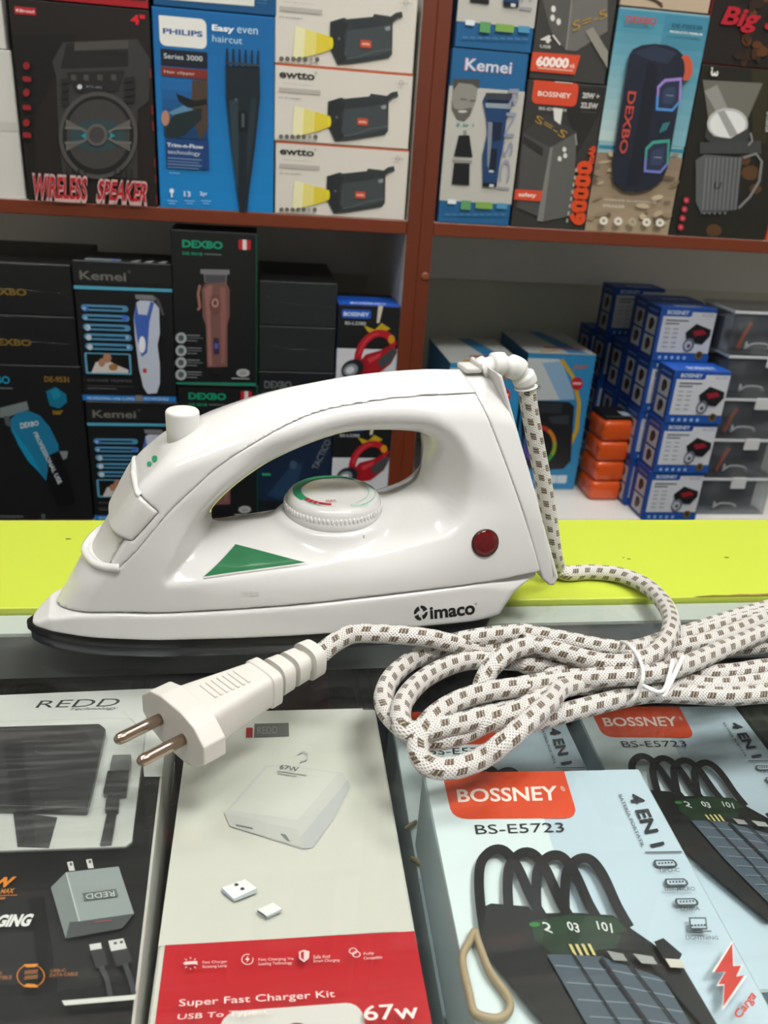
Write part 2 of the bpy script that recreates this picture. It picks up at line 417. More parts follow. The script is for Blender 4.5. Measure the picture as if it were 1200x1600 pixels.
# unseen high-shelf cartons, added so the counter glass mirrors something dark
_cols = [('black', '#1b1c20'), ('brown', '#2b2320'), ('navy', '#17324f'), ('graphite', '#1f1f22'), ('dark red', '#4a1518'), ('dark green', '#232a2a'), ('jet black', '#101114'), ('umber', '#2f2c28'), ('midnight blue', '#16202c'), ('grey', '#57534a')]
for zt, hh in ((0.58, .24), (0.93, .22)):
    for i in range(9):
        x = -.69 + i * .172 if i < 5 else .228 + (i - 5) * .2
        w = .125 + .02 * ((i * 7) % 3); h = hh + .02 * ((i * 5) % 4) - .02
        n1, c1 = _cols[(i * 3 + (zt > .6) * 5) % 10]; n2, c2 = _cols[(i * 3 + 4) % 10]
        c = carton('reflection_carton', w, .2, h, (x + w / 2, YS + .11, zt + .0003), 0, front=c1, label='%s unseen reflection carton with a %s panel on the %s high shelf' % (n1, n2, 'upper' if zt > .6 else 'lower'), group='unseen cartons added for the glass reflection')
        a = Art(c); a.rect('front_panel', c2, .12, .3, .88, .85, px=False); a.rect('title_bar', '#8d8a84' if i % 3 else '#b0442a', .15, .08, .7, .2, px=False); a.done()
# ================================================================== the iron
# ---- signed-distance modelling: smooth plastic shells as one continuous surface each
def sd_poly(x, y, poly):
    if np.ndim(x) == 3: return sd_poly(x[:, 0, :], y[:, 0, :], poly)[:, None, :]
    p = np.array(poly); d = np.full(np.shape(x), 1e9); ins = np.zeros(np.shape(x), bool); n = len(p)
    for i in range(n):
        a, b = p[i], p[(i + 1) % n]; e = b - a; wx, wy = x - a[0], y - a[1]
        t = np.clip((wx * e[0] + wy * e[1]) / (e @ e + 1e-18), 0, 1)
        d = np.minimum(d, (wx - e[0] * t) ** 2 + (wy - e[1] * t) ** 2)
        c = ((a[1] <= y) & (b[1] > y)) | ((b[1] <= y) & (a[1] > y))
        if e[1] != 0: ins ^= c & (x < a[0] + (y - a[1]) / e[1] * e[0])
    d = np.sqrt(d); return np.where(ins, -d, d)
def smax(a, b, k):
    h = np.maximum(k - np.abs(a - b), 0) / k; return np.maximum(a, b) + h * h * k * 0.25
def smin(a, b, k): return -smax(-a, -b, k)
def sstep(a, b, x):
    t = np.clip((x - a) / (b - a), 0, 1); return t * t * (3 - 2 * t)
def surface_net(f, lo, hi, h):
    lo, hi = np.array(lo, float), np.array(hi, float); n = np.ceil((hi - lo) / h).astype(int) + 1
    ax = [lo[i] + h * np.arange(n[i]) for i in range(3)]
    X, Y, Z = np.meshgrid(*ax, indexing='ij'); V = np.broadcast_to(f(X, Y, Z), X.shape).astype(np.float32); S = V < 0
    c = [S[i:n[0] - 1 + i, j:n[1] - 1 + j, k:n[2] - 1 + k] for i in (0, 1) for j in (0, 1) for k in (0, 1)]
    cnt = sum(x.astype(np.int8) for x in c); act = (cnt > 0) & (cnt < 8)
    idx = np.full(act.shape, -1, np.int64); I = np.argwhere(act); idx[act] = np.arange(len(I))
    acc = np.zeros((len(I), 3)); num = np.zeros(len(I))
    cor = [(i, j, k) for i in (0, 1) for j in (0, 1) for k in (0, 1)]
    for a in cor:
        for d in range(3):
            if a[d]: continue
            b = list(a); b[d] = 1
            va = V[I[:, 0] + a[0], I[:, 1] + a[1], I[:, 2] + a[2]]; vb = V[I[:, 0] + b[0], I[:, 1] + b[1], I[:, 2] + b[2]]
            m = (va < 0) != (vb < 0); t = np.where(m, va / (va - vb + 1e-20), 0)
            p = np.tile(np.array(a, float), (len(I), 1)); p[:, d] += t
            acc[m] += p[m]; num[m] += 1
    P = lo + h * (I + acc / num[:, None])
    faces = []
    for d in range(3):
        e, g = [(1, 2), (2, 0), (0, 1)][d]
        sl = [slice(None)] * 3; s0 = list(sl); s1 = list(sl); s0[d] = slice(0, -1); s1[d] = slice(1, None)
        A, B = S[tuple(s0)], S[tuple(s1)]; E = np.argwhere(A != B)
        E = E[(E[:, e] > 0) & (E[:, g] > 0) & (E[:, e] < n[e] - 1) & (E[:, g] < n[g] - 1)]
        inside = A[E[:, 0], E[:, 1], E[:, 2]]
        def at(de, dg):
            Q = E.copy(); Q[:, e] -= de; Q[:, g] -= dg; return idx[Q[:, 0], Q[:, 1], Q[:, 2]]
        q = np.stack([at(1, 1), at(0, 1), at(0, 0), at(1, 0)], 1)
        q[~inside] = q[~inside][:, ::-1]
        faces.append(q)
    Fq = np.concatenate(faces); Fq = Fq[(Fq >= 0).all(1)]
    e_ = 2e-4
    P0 = P.copy()
    for _ in range(3):
        v = f(P[:, 0], P[:, 1], P[:, 2])
        g = np.stack([(f(P[:, 0] + e_ * (k == 0), P[:, 1] + e_ * (k == 1), P[:, 2] + e_ * (k == 2)) - v) / e_ for k in range(3)], 1)
        st = v[:, None] * g / ((g * g).sum(1)[:, None] + 1e-6); L = np.linalg.norm(st, axis=1)[:, None]
        P = P - st * np.minimum(1, h * 0.5 / (L + 1e-12))
    bad = ~(np.linalg.norm(P - P0, axis=1) < 2 * h); P[bad] = P0[bad]
    return P, Fq
def sdf_part(name, f, lo, hi, h, m, parent):
    P, Q = surface_net(f, lo, hi, h)
    me = bpy.data.meshes.new(name); me.vertices.add(len(P)); me.vertices.foreach_set('co', P.astype(np.float32).ravel())
    me.loops.add(len(Q) * 4); me.loops.foreach_set('vertex_index', Q.astype(np.int32).ravel())
    me.polygons.add(len(Q)); me.polygons.foreach_set('loop_start', np.arange(0, len(Q) * 4, 4, dtype=np.int32))
    me.polygons.foreach_set('use_smooth', [True] * len(Q)); me.update(calc_edges=True); me.validate()
    return link(name, me, m, parent)

IR_N = np.array([-0.1139, 0.3867, 0.0]); IR_A = math.radians(9.0)
IR_U = np.array([math.cos(IR_A), math.sin(IR_A), 0]); IR_V = np.array([-math.sin(IR_A), math.cos(IR_A), 0])
iron = empty('steam_iron', IR_N + np.array([0, 0, 0.0006]), IR_A)
tag(iron, 'white plastic steam iron with green water window and braided cord on the counter glass', 'iron')
def to_iron(p):
    d = np.array(p) - IR_N; return np.array([d @ IR_U, d @ IR_V, d[2]])
def iron_sz(px, py, t):
    r = ray(px, py); k = ((IR_N + IR_V * t - CC) @ IR_V) / (r @ IR_V); p = CC + r * k; d = p - IR_N; return d @ IR_U, p[2]

M_IRON = mat('glossy_white_plastic', '#dad9d6', 0.16, coat=0.4)
M_IRON2 = mat('satin_white_plastic', '#d2d0cb', 0.35)
M_KNOB = mat('matte_white_plastic', '#dbdad5', 0.5)
BW = np.array([(-.02, .0005), (0, .001), (.004, .007), (.012, .0135), (.03, .0225), (.06, .031), (.1, .0372), (.13, .0407), (.18, .0445), (.22, .0458), (.245, .0455), (.275, .041), (.31, .036)])
_bx = np.linspace(-.02, .31, 400); _by = np.interp(_bx, BW[:, 0], BW[:, 1]); _kern = np.hanning(31); _kern /= _kern.sum()
_bs = np.convolve(np.pad(_by, 15, mode='edge'), _kern, 'valid')
_bl = np.clip(_bx / 0.03, 0, 1); _bs = _bs * _bl + _by * (1 - _bl)
def bw(s): return np.interp(s, _bx, _bs)

TOPL = [(.0126, .0202), (.0311, .0500), (.0434, .0680), (.0554, .0875), (.0646, .0972), (.0735, .1052), (.0878, .1135), (.1004, .1205), (.1217, .1290), (.1487, .1350), (.1730, .1390), (.2032, .1412), (.2238, .1406)]
SEAM = [(.0104, .0193), (.0334, .0252), (.079, .0267), (.143, .0295), (.184, .0320), (.2672, .0358)]
_top = smooth_curve(TOPL, 6); _seam = smooth_curve(SEAM, 8)
SKIN = np.concatenate([_top, [(.2330, .1402), (.2420, .1392), (.32, .10), (.32, -.02), (.0, -.02), (.0104, .0175)]])      # whole hull, run on past its joints
BODY = np.concatenate([[(-.02, .20), (.2010, .20)], [(.2238, .1406)], _seam[::-1], [(-.02, .0170)]])                           # joints: heel line and skirt seam
HOLE = smooth_curve([(.2075, .1010), (.2030, .1068), (.189, .1095), (.172, .1103), (.158, .1092), (.143, .1050), (.129, .0985), (.1150, .0885), (.1030, .0735), (.0985, .0655), (.110, .0635), (.131, .0630), (.150, .0630), (.172, .0640), (.190, .0710), (.2030, .0830)], 5, closed=True)
COVER = np.concatenate([smooth_curve([(.26, .1312), (.2264, .1306), (.1869, .1295), (.1524, .1255), (.1315, .1202), (.1114, .1115), (.0945, .1015), (.0810, .0900), (.0683, .0775), (.056, .0620), (.0465, .0512)], 5), [(.0, .0490), (-.05, .2), (.26, .2)]])
def W_body(s, z):
    b = bw(s); a = np.clip((z - .038) / .097, 0, 1.05) ** 1.7; hw = np.minimum(.0190, b)
    return b * (1 - a) + hw * a - 0.0006
def f_flank(s, y, z):
    """outer skin without the handle opening"""
    o = sd_poly(s, z, SKIN)
    return smax(o, (np.abs(y) - W_body(s, z)) * 0.92, .002 + .006 * sstep(.036, .055, z) + .020 * sstep(.095, .130, z) + .016 * sstep(.06, .02, s))
POCKET = None
def f_full(s, y, z):
    a = f_flank(s, y, z); p = sd_poly(s, z, POCKET)
    m = .62 + .36 * sstep(.095, .062, z); a = smax(a, (a - m * p) / np.sqrt(1 + m * m), .0016)      # recess that slopes in from a crisp outline
    hl = sd_poly(s, z, HOLE)
    k = .012 + .022 * sstep(.108, .075, z) + .010 * sstep(.17, .215, s) * sstep(.12, .09, z)
    f = smax(a, -hl, k)
    r = np.hypot(s - .1585, y); cyl = smax(r - .0285, z - .0610, .004); cyl = np.maximum(cyl, .030 - z)
    return smax(smin(f, cyl, .010), sd_poly(s, z, BODY), .0007)
def hit(f, px, py):
    p = _hit(f, px, py)
    if not np.isfinite(p).all() or np.abs(p).max() > 1: s, z = iron_sz(px, py, -.04); p = np.array([s, -.04, z])
    return p
def _hit(f, px, py):
    """where the sight line through a photo pixel meets the near side of f (iron frame)"""
    o = to_iron(CC); r = ray(px, py); d = np.array([r @ IR_U, r @ IR_V, r[2]]); d /= np.linalg.norm(d)
    t = .25
    for _ in range(160):
        p = o + d * t; v = float(f(np.array(p[0]), np.array(p[1]), np.array(p[2])))
        if v < 1e-5: break
        t += max(v * .6, 1e-5)
    return o + d * t
_pk = [(738, 748), (726, 700), (700, 668), (660, 650), (573, 648), (508, 659), (443, 683), (400, 707), (362, 748), (330, 790), (290, 845), (267, 882), (258, 907), (275, 917), (380, 903), (478, 889), (582, 870), (660, 851), (703, 839), (729, 812)]
_ph = np.array([hit(f_flank, *q)[[0, 2]] for q in _pk])
POCKET = smooth_curve(_ph, 4, closed=True)
def region(f, poly, k=.0007, off=0.0, invert=False):
    def g(s, y, z):
        d = sd_poly(s, z, poly); return smax(f(s, y, z) + off, -d if invert else d, k)
    return g
BND = ((-.006, -.052, .005), (.285, .052, .148))
H_ = 0.0010
sdf_part('body_shell', region(f_full, COVER, invert=True), *BND, H_, M_IRON, iron)
# front of the handle: filler cap and the slot under it lie in the cover
CAPR = np.array([(.02, .0672), (.0435, .0672), (.0530, .0655), (.0655, .0800), (.0562, .0890), (.02, .11)])
SLOT = np.array([(.01, .0672), (.0435, .0672), (.0500, .0660), (.0415, .0505), (.030, .0490), (.01, .0490)])
def f_cover(s, y, z):
    f = region(f_full, COVER, off=-.0003)(s, y, z)
    f = smax(f, -(sd_poly(s, z, CAPR) - .0003), .0010); return smax(f, -sd_poly(s, z, SLOT), .0012)
sdf_part('handle_cover', f_cover, (-.006, -.035, .03), (.26, .035, .150), H_, M_IRON, iron)
sdf_part('filler_cap', region(f_full, CAPR, off=-.0009, k=.0016), (.02, -.03, .05), (.085, .03, .11), .0009, M_IRON2, iron)
sdf_part('filler_slot', region(f_full, SLOT, off=.0016), (.015, -.03, .035), (.065, .03, .08), .0009, M_IRON2, iron)
# base skirt
SKIRT = np.concatenate([[(.0008, .0105), (.0022, .0125), (.0104, .0186)], _seam[2:] + [0, -.0009], [(.2695, .0340), (.2700, .0290)], smooth_curve([(.2620, .0262), (.2545, .0220), (.2490, .0160), (.2450, .0105)], 5)])
def f_skirt(s, y, z):
    o = sd_poly(s, z, SKIRT); w = bw(s) + .0012 - .06 * (z - .0105)
    return smax(o, (np.abs(y) - w) * 0.92, .0022 + .012 * sstep(.225, .27, s))
sdf_part('base_skirt', f_skirt, (-.004, -.052, .004), (.29, .052, .042), .0010, M_IRON, iron)
# heel rest
PLATE = [(.2208, .1480), (.2372, .1480), (.2400, .1385), (.2775, .0300), (.2755, .0255), (.2705, .0295), (.2675, .0362), (.2241, .1402)]
def f_plate(s, y, z):
    return smax(smax(f_flank(s, y, z), (np.abs(y) - .0405) * .95, .002), sd_poly(s, z, PLATE), .0007)
sdf_part('heel_rest', f_plate, (.215, -.045, .018), (.290, .045, .148), .0009, M_IRON, iron)
PLATE2 = [(.2372, .1424), (.2412, .1400), (.2800, .0305), (.2778, .0250), (.2745, .0256), (.2768, .0305)]
def f_plate2(s, y, z):
    o = sd_poly(s, z, PLATE2); a = np.clip((z - .03) / .11, 0, 1); w = .0415 * (1 - a) + .0185 * a
    return smax(o, (np.abs(y) - w) * .95, .0022)
sdf_part('heel_rim', f_plate2, (.225, -.047, .015), (.290, .047, .149), .0008, M_IRON2, iron)

# sole plate and black gasket
def boat(scale, s1):
    ss = np.concatenate([np.linspace(.0, .03, 14), np.linspace(.035, s1 - .012, 30), s1 - .012 + .012 * np.sin(np.linspace(.2, 1.57, 8))])
    w = bw(ss) * scale; e = np.clip((s1 - ss) / .012, 0, 1); w = w - .012 * (1 - np.sqrt(1 - (1 - e) ** 2 + 1e-9)) * (e < 1)
    return [(s - .0015 * (scale > 1), -b) for s, b in zip(ss, w)] + [(s - .0015 * (scale > 1), b) for s, b in list(zip(ss, w))[::-1]]
sp = prism('sole_plate', boat(1.0, .242), 0.0, .0062, mat('dark_sole_metal', '#55565a', 0.3, metal=0.8), iron, bev=0.0012); sharp_shade(sp)
gk = prism('gasket', boat(1.02, .244), .0062, .0112, mat('black_gasket', '#0a0a0a', 0.35), iron, bev=0.0009); sharp_shade(gk)

# steam knob
lathe('steam_knob', [(.0078, .0), (.0080, .010), (.0082, .019), (.0080, .0200), (.0074, .0207), (.003, .0209)], M_KNOB, iron, 40, loc=(.0803, 0, .1005))
# dial
DC = (.1585, 0, .0)
def dial():
    d = lathe('temperature_dial', [(.0262, .0605), (.0268, .0612), (.0268, .0650), (.0264, .0655), (.0258, .0662), (.0258, .0690), (.0252, .0705), (.0238, .0722), (.0222, .0730), (.0150, .0733), (.001, .0733)], M_IRON, iron, 72, loc=DC)
    bm = bmesh.new(); N = 72
    for i in range(N):
        a = 2 * math.pi * i / N
        m = Matrix.Translation((DC[0] + .0262 * math.cos(a), DC[1] + .0262 * math.sin(a), .0665)) @ Matrix.Rotation(a, 4, 'Z') @ Matrix.Diagonal((.0009, .00085, .0022, 1))
        bmesh.ops.create_icosphere(bm, subdivisions=1, radius=1, matrix=m)
    k = link('knurling', bm_mesh('knurling', bm), M_IRON, d, smooth=True)
    def arc(name, col, r0, r1, a0, a1, parent=d, z=.0736, n=24):
        v = []; 
        for i in range(n + 1):
            a = math.radians(a0 + (a1 - a0) * i / n)
            for r in (r0, r1): v.append((DC[0] + r * math.cos(a), DC[1] + r * math.sin(a), z - max(0, r - .0215) * 0.55))
        link(name, mesh(name, v, [(2 * i, 2 * i + 1, 2 * i + 3, 2 * i + 2) for i in range(n)]), ink(col), parent)
    arc('green_scale', '#1f9460', .0178, .0222, 75, 205); arc('green_scale', '#2aa06c', .0198, .0222, 45, 75)
    arc('scale_line', '#39b58c', .0186, .0189, -68, 45); arc('scale_line', '#39b58c', .0222, .0225, -66, 45)
    for a0, a1 in ((206, 213), (214.5, 221), (222.5, 229), (230.5, 252)): arc('red_scale', '#b8132e', .0176, .0206 if a0 < 230 else .0196, a0, a1, n=6)
    arc('scale_line', '#39b58c', .0214, .0217, 215, 238); arc('red_scale', '#a0142c', .0212, .0214, 206, 258)
    v, f = glyphs('ECO'); P = [(DC[0] + .004 + .009 * x, -.0218 + .0022 * y, .0738) for x, y in v]
    link('lettering', mesh('lettering', P, f), ink('#7fcbb0'), d)
    v, f = glyphs('MAX'); P = [(DC[0] - .0075 + .0055 * x, -.0150 + .0030 * y, .0737) for x, y in v]
    link('lettering', mesh('lettering', P, f), ink('#b8132e'), d)
    tag(d, 'white knurled dial with green and red scale')
dial()
box('dial_pointer', .1680 - .0004, .1680 + .0004, -.0290, -.0268, .0500, .0600, M_KNOB, iron)

def surf_y(f, s, z):
    """near-side surface of f at (s, z)"""
    s, z = np.asarray(s, float), np.asarray(z, float); lo = np.full(s.shape, -.07); hi = np.zeros(s.shape)
    for _ in range(28):
        m = (lo + hi) / 2; o = f(s, m, z) > 0; lo = np.where(o, m, lo); hi = np.where(o, hi, m)
    return (lo + hi) / 2
def patch(name, f, tri_px, m, off, parent=iron, n=16):
    """curved patch on the surface of f bounded by pixel polygon (3 or 4 corners)"""
    c = [hit(f, *p) for p in tri_px]
    if len(c) == 3: c = [c[0], c[1], c[2], c[2]]
    v = []
    for i in range(n + 1):
        for j in range(n + 1):
            a, b = i / n, j / n; p = (1 - a) * ((1 - b) * c[0] + b * c[1]) + a * ((1 - b) * c[3] + b * c[2]); v.append(p)
    v = np.array(v); v[:, 1] = surf_y(f, v[:, 0], v[:, 2])
    e = 3e-4; g = np.stack([f(v[:, 0] + e * (k == 0), v[:, 1] + e * (k == 1), v[:, 2] + e * (k == 2)) - f(v[:, 0], v[:, 1], v[:, 2]) for k in range(3)], 1); g /= np.linalg.norm(g, axis=1)[:, None]
    v = v + g * off
    fc = [(i * (n + 1) + j, (i + 1) * (n + 1) + j, (i + 1) * (n + 1) + j + 1, i * (n + 1) + j + 1) for i in range(n) for j in range(n)]
    return link(name, mesh(name, v, fc), m, parent, smooth=True), c
wm = mat('green_translucent_window', '#2d7048', 0.12, coat=0.6, noise=0.10, nscale=90)
win, wc = patch('water_window', f_full, [(318, 904), (368, 854), (477, 882)], wm, .0011)
# raised frame round the window
loop = []
for i in range(3):
    a, b = wc[i], wc[(i + 1) % 3]
    for k in range(10): loop.append(a + (b - a) * k / 10)
loop = np.array(loop + [loop[0]]); loop[:, 1] = surf_y(f_full, loop[:, 0], loop[:, 2])
tube('window_frame', loop, .0010, M_IRON, iron, 8, cap=False)
# red pilot lamp
lp = hit(f_full, 758, 850); e = 5e-4
g = np.array([float(f_full(np.array(lp[0] + e * (k == 0)), np.array(lp[1] + e * (k == 1)), np.array(lp[2] + e * (k == 2)))) for k in range(3)]); g /= np.linalg.norm(g)
pl = lathe('pilot_lamp', [(.0071, -.003), (.0071, .0002), (.0064, .0007), (.0045, .0011), (.002, .0013), (.0003, .0013)], mat('deep_red_lens', '#5e0306', 0.15, coat=0.5, noise=0.5, nscale=500), iron, 36, loc=lp, axis=g)
lathe('lamp_rim', [(.0076, -.002), (.0076, .0004), (.0070, .0005)], mat('dark_rim', '#3a1a18', 0.4), pl, 36, loc=lp, axis=g)
# logo and lettering lie on the curved skirt
def decal(name, f, s, quad, col, off=.0002, bold=0.0, parent=iron, m=None, shape=None, ontop=False):
    v, fc = shape or glyphs(s, bold, 5); c = [hit(f, *p) for p in quad]; v = np.array(v)
    u, w = v[:, 0:1], 1 - v[:, 1:2]
    P = (1 - w) * ((1 - u) * c[0] + u * c[1]) + w * ((1 - u) * c[3] + u * c[2])
    if ontop: P = P + np.array([-.35, -.5, .8]) * .0007
    else: P[:, 1] = surf_y(f, P[:, 0], P[:, 2]) - off
    return link(name, mesh(name, P, fc), m or ink(col), parent)
decal('logo_lettering', f_skirt, 'imaco', [(671, 950), (741, 941), (742, 961), (672, 969)], '#141414', bold=.03)
decal('logo_lettering', f_skirt, '®', [(741.5, 943), (745, 943), (745, 947), (741.5, 947)], '#141414')
def emblem():
    v, f = [], []
    for q in range(4):
        b = len(v); base = math.radians(90 * q + 20); n = 7
        for i in range(n):
            a = base + math.radians(72) * i / (n - 1); r1 = .5; r0 = .17 + .16 * i / (n - 1)
            v += [(.5 + r1 * math.cos(a), .5 + r1 * math.sin(a)), (.5 + r0 * math.cos(a), .5 + r0 * math.sin(a))]
        f += [(b + 2 * i, b + 2 * i + 1, b + 2 * i + 3, b + 2 * i + 2) for i in range(n - 1)]
    return np.array(v), f
decal('logo_emblem', f_skirt, '', [(646, 949), (668, 946), (668, 969), (647, 972)], '#141414', shape=emblem())
decal('embossed_lettering', f_full, '1 max', [(366, 922), (405, 920), (405, 932), (366, 934)], '#d2d0cb', m=M_IRON2, off=.0004)
for q in ([(239, 714), (248, 715), (245, 725), (237, 723)], [(231, 723), (239, 725), (236, 732), (230, 730)]):
    decal('steam_symbol', f_cover, 'o', q, '#1d9a6a', shape=(np.array([(.5 + .5 * math.cos(a * .7), .5 + .5 * math.sin(a * .7)) for a in range(9)]), [tuple(range(9))]), ontop=True)
# collar under the filler slot, lip above the cap
def around(p0, p1, n=9):
    ss = np.linspace(p1[0], p0[0], n); zz = np.linspace(p1[1], p0[1], n); yy = surf_y(f_full, ss, zz)
    near = np.stack([ss, yy, zz], 1); far = near[::-1].copy(); far[:, 1] *= -1
    near[-1][1] = min(near[-1][1], -.0008); return np.concatenate([near, far])
rg = around((.0298, .0488), (.0462, .0512)); 
tube('filler_collar', smooth_curve(rg[::2], 4), .0021, M_IRON, iron, 10)
lip = around((.0556, .0890), (.0620, .0840), 7); tube('filler_lip', smooth_curve(lip[4:-4], 4), .0017, M_IRON, iron, 10)

# top latch and cord guard at the heel
bm = bmesh.new(); box_bm(.2250, .2345, -.0065, .0065, .1385, .1416, .0010, 2, bm=bm); box_bm(.2322, .2347, -.0065, .0065, .1400, .1440, .0010, 2, bm=bm)
link('top_latch', bm_mesh('top_latch', bm), M_IRON2, iron)
gp = smooth_curve([(.2360, 0, .1385), (.2420, 0, .1412), (.2500, 0, .1415), (.2585, 0, .1385), (.2635, 0, .1325), (.2648, 0, .1285)], 12)
gr = [.0047 + .0018 * min(1, max(0, 1.6 + 2.4 * math.sin(i / len(gp) * 2 * math.pi * 4.2))) for i in range(len(gp))]
tube('cord_guard', gp, gr, M_KNOB, iron, 20)

# ---- braided cord
def cord_mat():
    m = bpy.data.materials.new('braided_cord'); m.use_nodes = True; nt = m.node_tree; b = nt.nodes['Principled BSDF']
    uv = nt.nodes.new('ShaderNodeUVMap'); sx = nt.nodes.new('ShaderNodeSeparateXYZ'); nt.links.new(uv.outputs[0], sx.inputs[0])
    def M(op, a, c=None):
        n = nt.nodes.new('ShaderNodeMath'); n.operation = op
        for i, x in enumerate((a, c)):
            if x is None: continue
            if hasattr(x, 'links') or hasattr(x, 'is_output'): nt.links.new(x, n.inputs[i])
            else: n.inputs[i].default_value = x
        return n.outputs[0]
    u, v = sx.outputs[0], sx.outputs[1]
    u4 = M('MULTIPLY', u, 6.0); row = M('FLOOR', u4); fu = M('FRACT', u4)
    par = M('MULTIPLY', M('FRACT', M('MULTIPLY', row, 0.5)), 1.0)            # 0 or 0.5
    vv = M('ADD', M('MULTIPLY', v, 1 / 0.0090), par)
    vv = M('ADD', vv, M('MULTIPLY', fu, 0.2)); fv = M('FRACT', vv)
    d = M('MULTIPLY', M('LESS_THAN', fv, 0.46), M('MULTIPLY', M('GREATER_THAN', fu, 0.17), M('LESS_THAN', fu, 0.78)))
    w1 = M('SINE', M('ADD', M('MULTIPLY', u, 2 * math.pi * 16), M('MULTIPLY', v, 2 * math.pi / 0.0017)))
    w2 = M('SINE', M('SUBTRACT', M('MULTIPLY', u, 2 * math.pi * 16), M('MULTIPLY', v, 2 * math.pi / 0.0017)))
    st = M('GREATER_THAN', M('SINE', M('ADD', M('MULTIPLY', u, 2 * math.pi * 6), M('MULTIPLY', v, 2 * math.pi / 0.0016))), -0.6)
    d = M('MULTIPLY', d, M('ADD', M('MULTIPLY', st, 0.5), 0.5))
    br = M('MAXIMUM', w1, w2); br01 = M('ADD', M('MULTIPLY', br, 0.5), 0.5)
    mx = nt.nodes.new('ShaderNodeMix'); mx.data_type = 'RGBA'; mx.inputs[6].default_value = lin((232, 228, 222)) + (1,); mx.inputs[7].default_value = lin((104, 86, 60)) + (1,); nt.links.new(d, mx.inputs[0])
    m2 = nt.nodes.new('ShaderNodeMix'); m2.data_type = 'RGBA'; m2.blend_type = 'MULTIPLY'; m2.inputs[0].default_value = 1.0; nt.links.new(mx.outputs[2], m2.inputs[6])
    gr = nt.nodes.new('ShaderNodeMapRange'); gr.inputs[3].default_value = 0.5; gr.inputs[4].default_value = 1.0; nt.links.new(br01, gr.inputs[0])
    cb_ = nt.nodes.new('ShaderNodeCombineColor')
    for i in range(3): nt.links.new(gr.outputs[0], cb_.inputs[i])
    nt.links.new(cb_.outputs[0], m2.inputs[7]); nt.links.new(m2.outputs[2], b.inputs['Base Color'])
    bp = nt.nodes.new('ShaderNodeBump'); bp.inputs['Strength'].default_value = 0.8; bp.inputs['Distance'].default_value = 0.0006; nt.links.new(br01, bp.inputs['Height']); nt.links.new(bp.outputs[0], b.inputs['Normal'])
    b.inputs['Roughness'].default_value = 0.3; b.inputs['Sheen Weight'].default_value = 0.2
    return m
CR = 0.0049
def A_(x, y, z): return tuple(onz(580 + x / 4.286, 960 + y / 4.286, z))
def B_(x, y, z): return tuple(onz(820 + x / 3.158, 920 + y / 3.158, z))
def W_(x, y, z): return (x, y, z)
lo, md, hi_ = .0046, .0120, .0195
path = []
for px, py in ((823, 606), (827, 640), (838, 700), (850, 762), (860, 825), (866, 868)):
    s, z = iron_sz(px, py, 0.0); p = IR_N + IR_U * s; path.append((p[0], p[1], z))
path += [tuple(onz(872, 888, .0085)), tuple(onz(886, 897, .0052)), tuple(onz(922, 895, .0048)), tuple(onz(970, 900, .006)), tuple(onz(1013, 919, .008)), tuple(onz(1041, 950, .011)), tuple(onz(1049, 978, .0155)), tuple(onz(1037, 1008, .0165)),
         B_(590, 350, .0165), B_(450, 375, .0150), B_(300, 352, .0145), B_(150, 308, .0150), B_(0, 275, .0150),
         A_(1060, 212, .0150), A_(930, 255, .0150), A_(830, 335, .0140), A_(765, 425, .0105), A_(735, 530, .006), A_(745, 620, lo), A_(800, 700, lo), A_(900, 748, lo), A_(1040, 735, lo), A_(1200, 690, lo),
         B_(300, 590, lo), B_(480, 545, lo), B_(620, 520, lo), B_(800, 525, lo), B_(1000, 535, lo), B_(1200, 522, lo)]
def right_turn(y0, y1, x, z):
    c = (y0 + y1) / 2; r = (y0 - y1) / 2
    return [(x + abs(r) * math.cos(a), c + r * math.sin(a), z) for a in (1.0, 0.35, -0.35, -1.0)]
p0 = onz(1240, 1085, lo)
path += [W_(p0[0] + .02, p0[1], lo), W_(p0[0] + .055, p0[1] + .012, lo), W_(p0[0] + .062, p0[1] + .040, lo), W_(p0[0] + .035, p0[1] + .055, lo), tuple(onz(1240, 945, lo)),
         B_(1200, 98, lo), B_(1000, 155, lo), B_(850, 205, lo), B_(700, 250, lo), B_(540, 300, lo), B_(400, 296, .008), B_(200, 258, .0115), B_(0, 222, .0125),
         A_(1000, 130, .0125), A_(800, 148, .0125), A_(600, 182, .0110), A_(420, 238, .007), A_(260, 320, lo), A_(140, 425, lo), A_(85, 540, lo), A_(100, 645, lo), A_(180, 740, lo), A_(310, 830, lo), A_(470, 842, lo), A_(650, 790, lo), A_(800, 715, .010), A_(1000, 640, .012), A_(1180, 545, .010),
         B_(150, 470, lo), B_(400, 495, lo), B_(560, 492, lo), B_(760, 470, lo), B_(950, 485, lo), B_(1200, 462, lo)]
p1 = onz(1240, 1064, lo)
path += [W_(p1[0] + .03, p1[1], .008), W_(p1[0] + .060, p1[1] + .015, .0125), W_(p1[0] + .055, p1[1] + .035, .0125), tuple(onz(1260, 972, .0125)),
         B_(1200, 212, .0125), B_(1050, 272, .0125), B_(900, 335, .0135), B_(760, 392, .0145), B_(600, 428, .0150), B_(400, 440, .0140), B_(200, 452, .0135), B_(0, 482, .0135),
         A_(1000, 492, .0140), A_(800, 520, .0145), A_(620, 570, .0140), A_(470, 650, .0135), A_(365, 750, .0125), A_(315, 870, .0090), A_(335, 975, .006), A_(430, 1035, lo), A_(570, 1032, lo), A_(740, 970, .006), A_(900, 855, .0125), A_(1050, 725, .0150), A_(1200, 590, .0145),
         B_(180, 500, .0130), B_(350, 462, .009), B_(560, 440, .0055), B_(740, 415, lo), B_(900, 425, lo), B_(1050, 415, lo), B_(1200, 393, lo)]
p2 = onz(1240, 1040, lo)
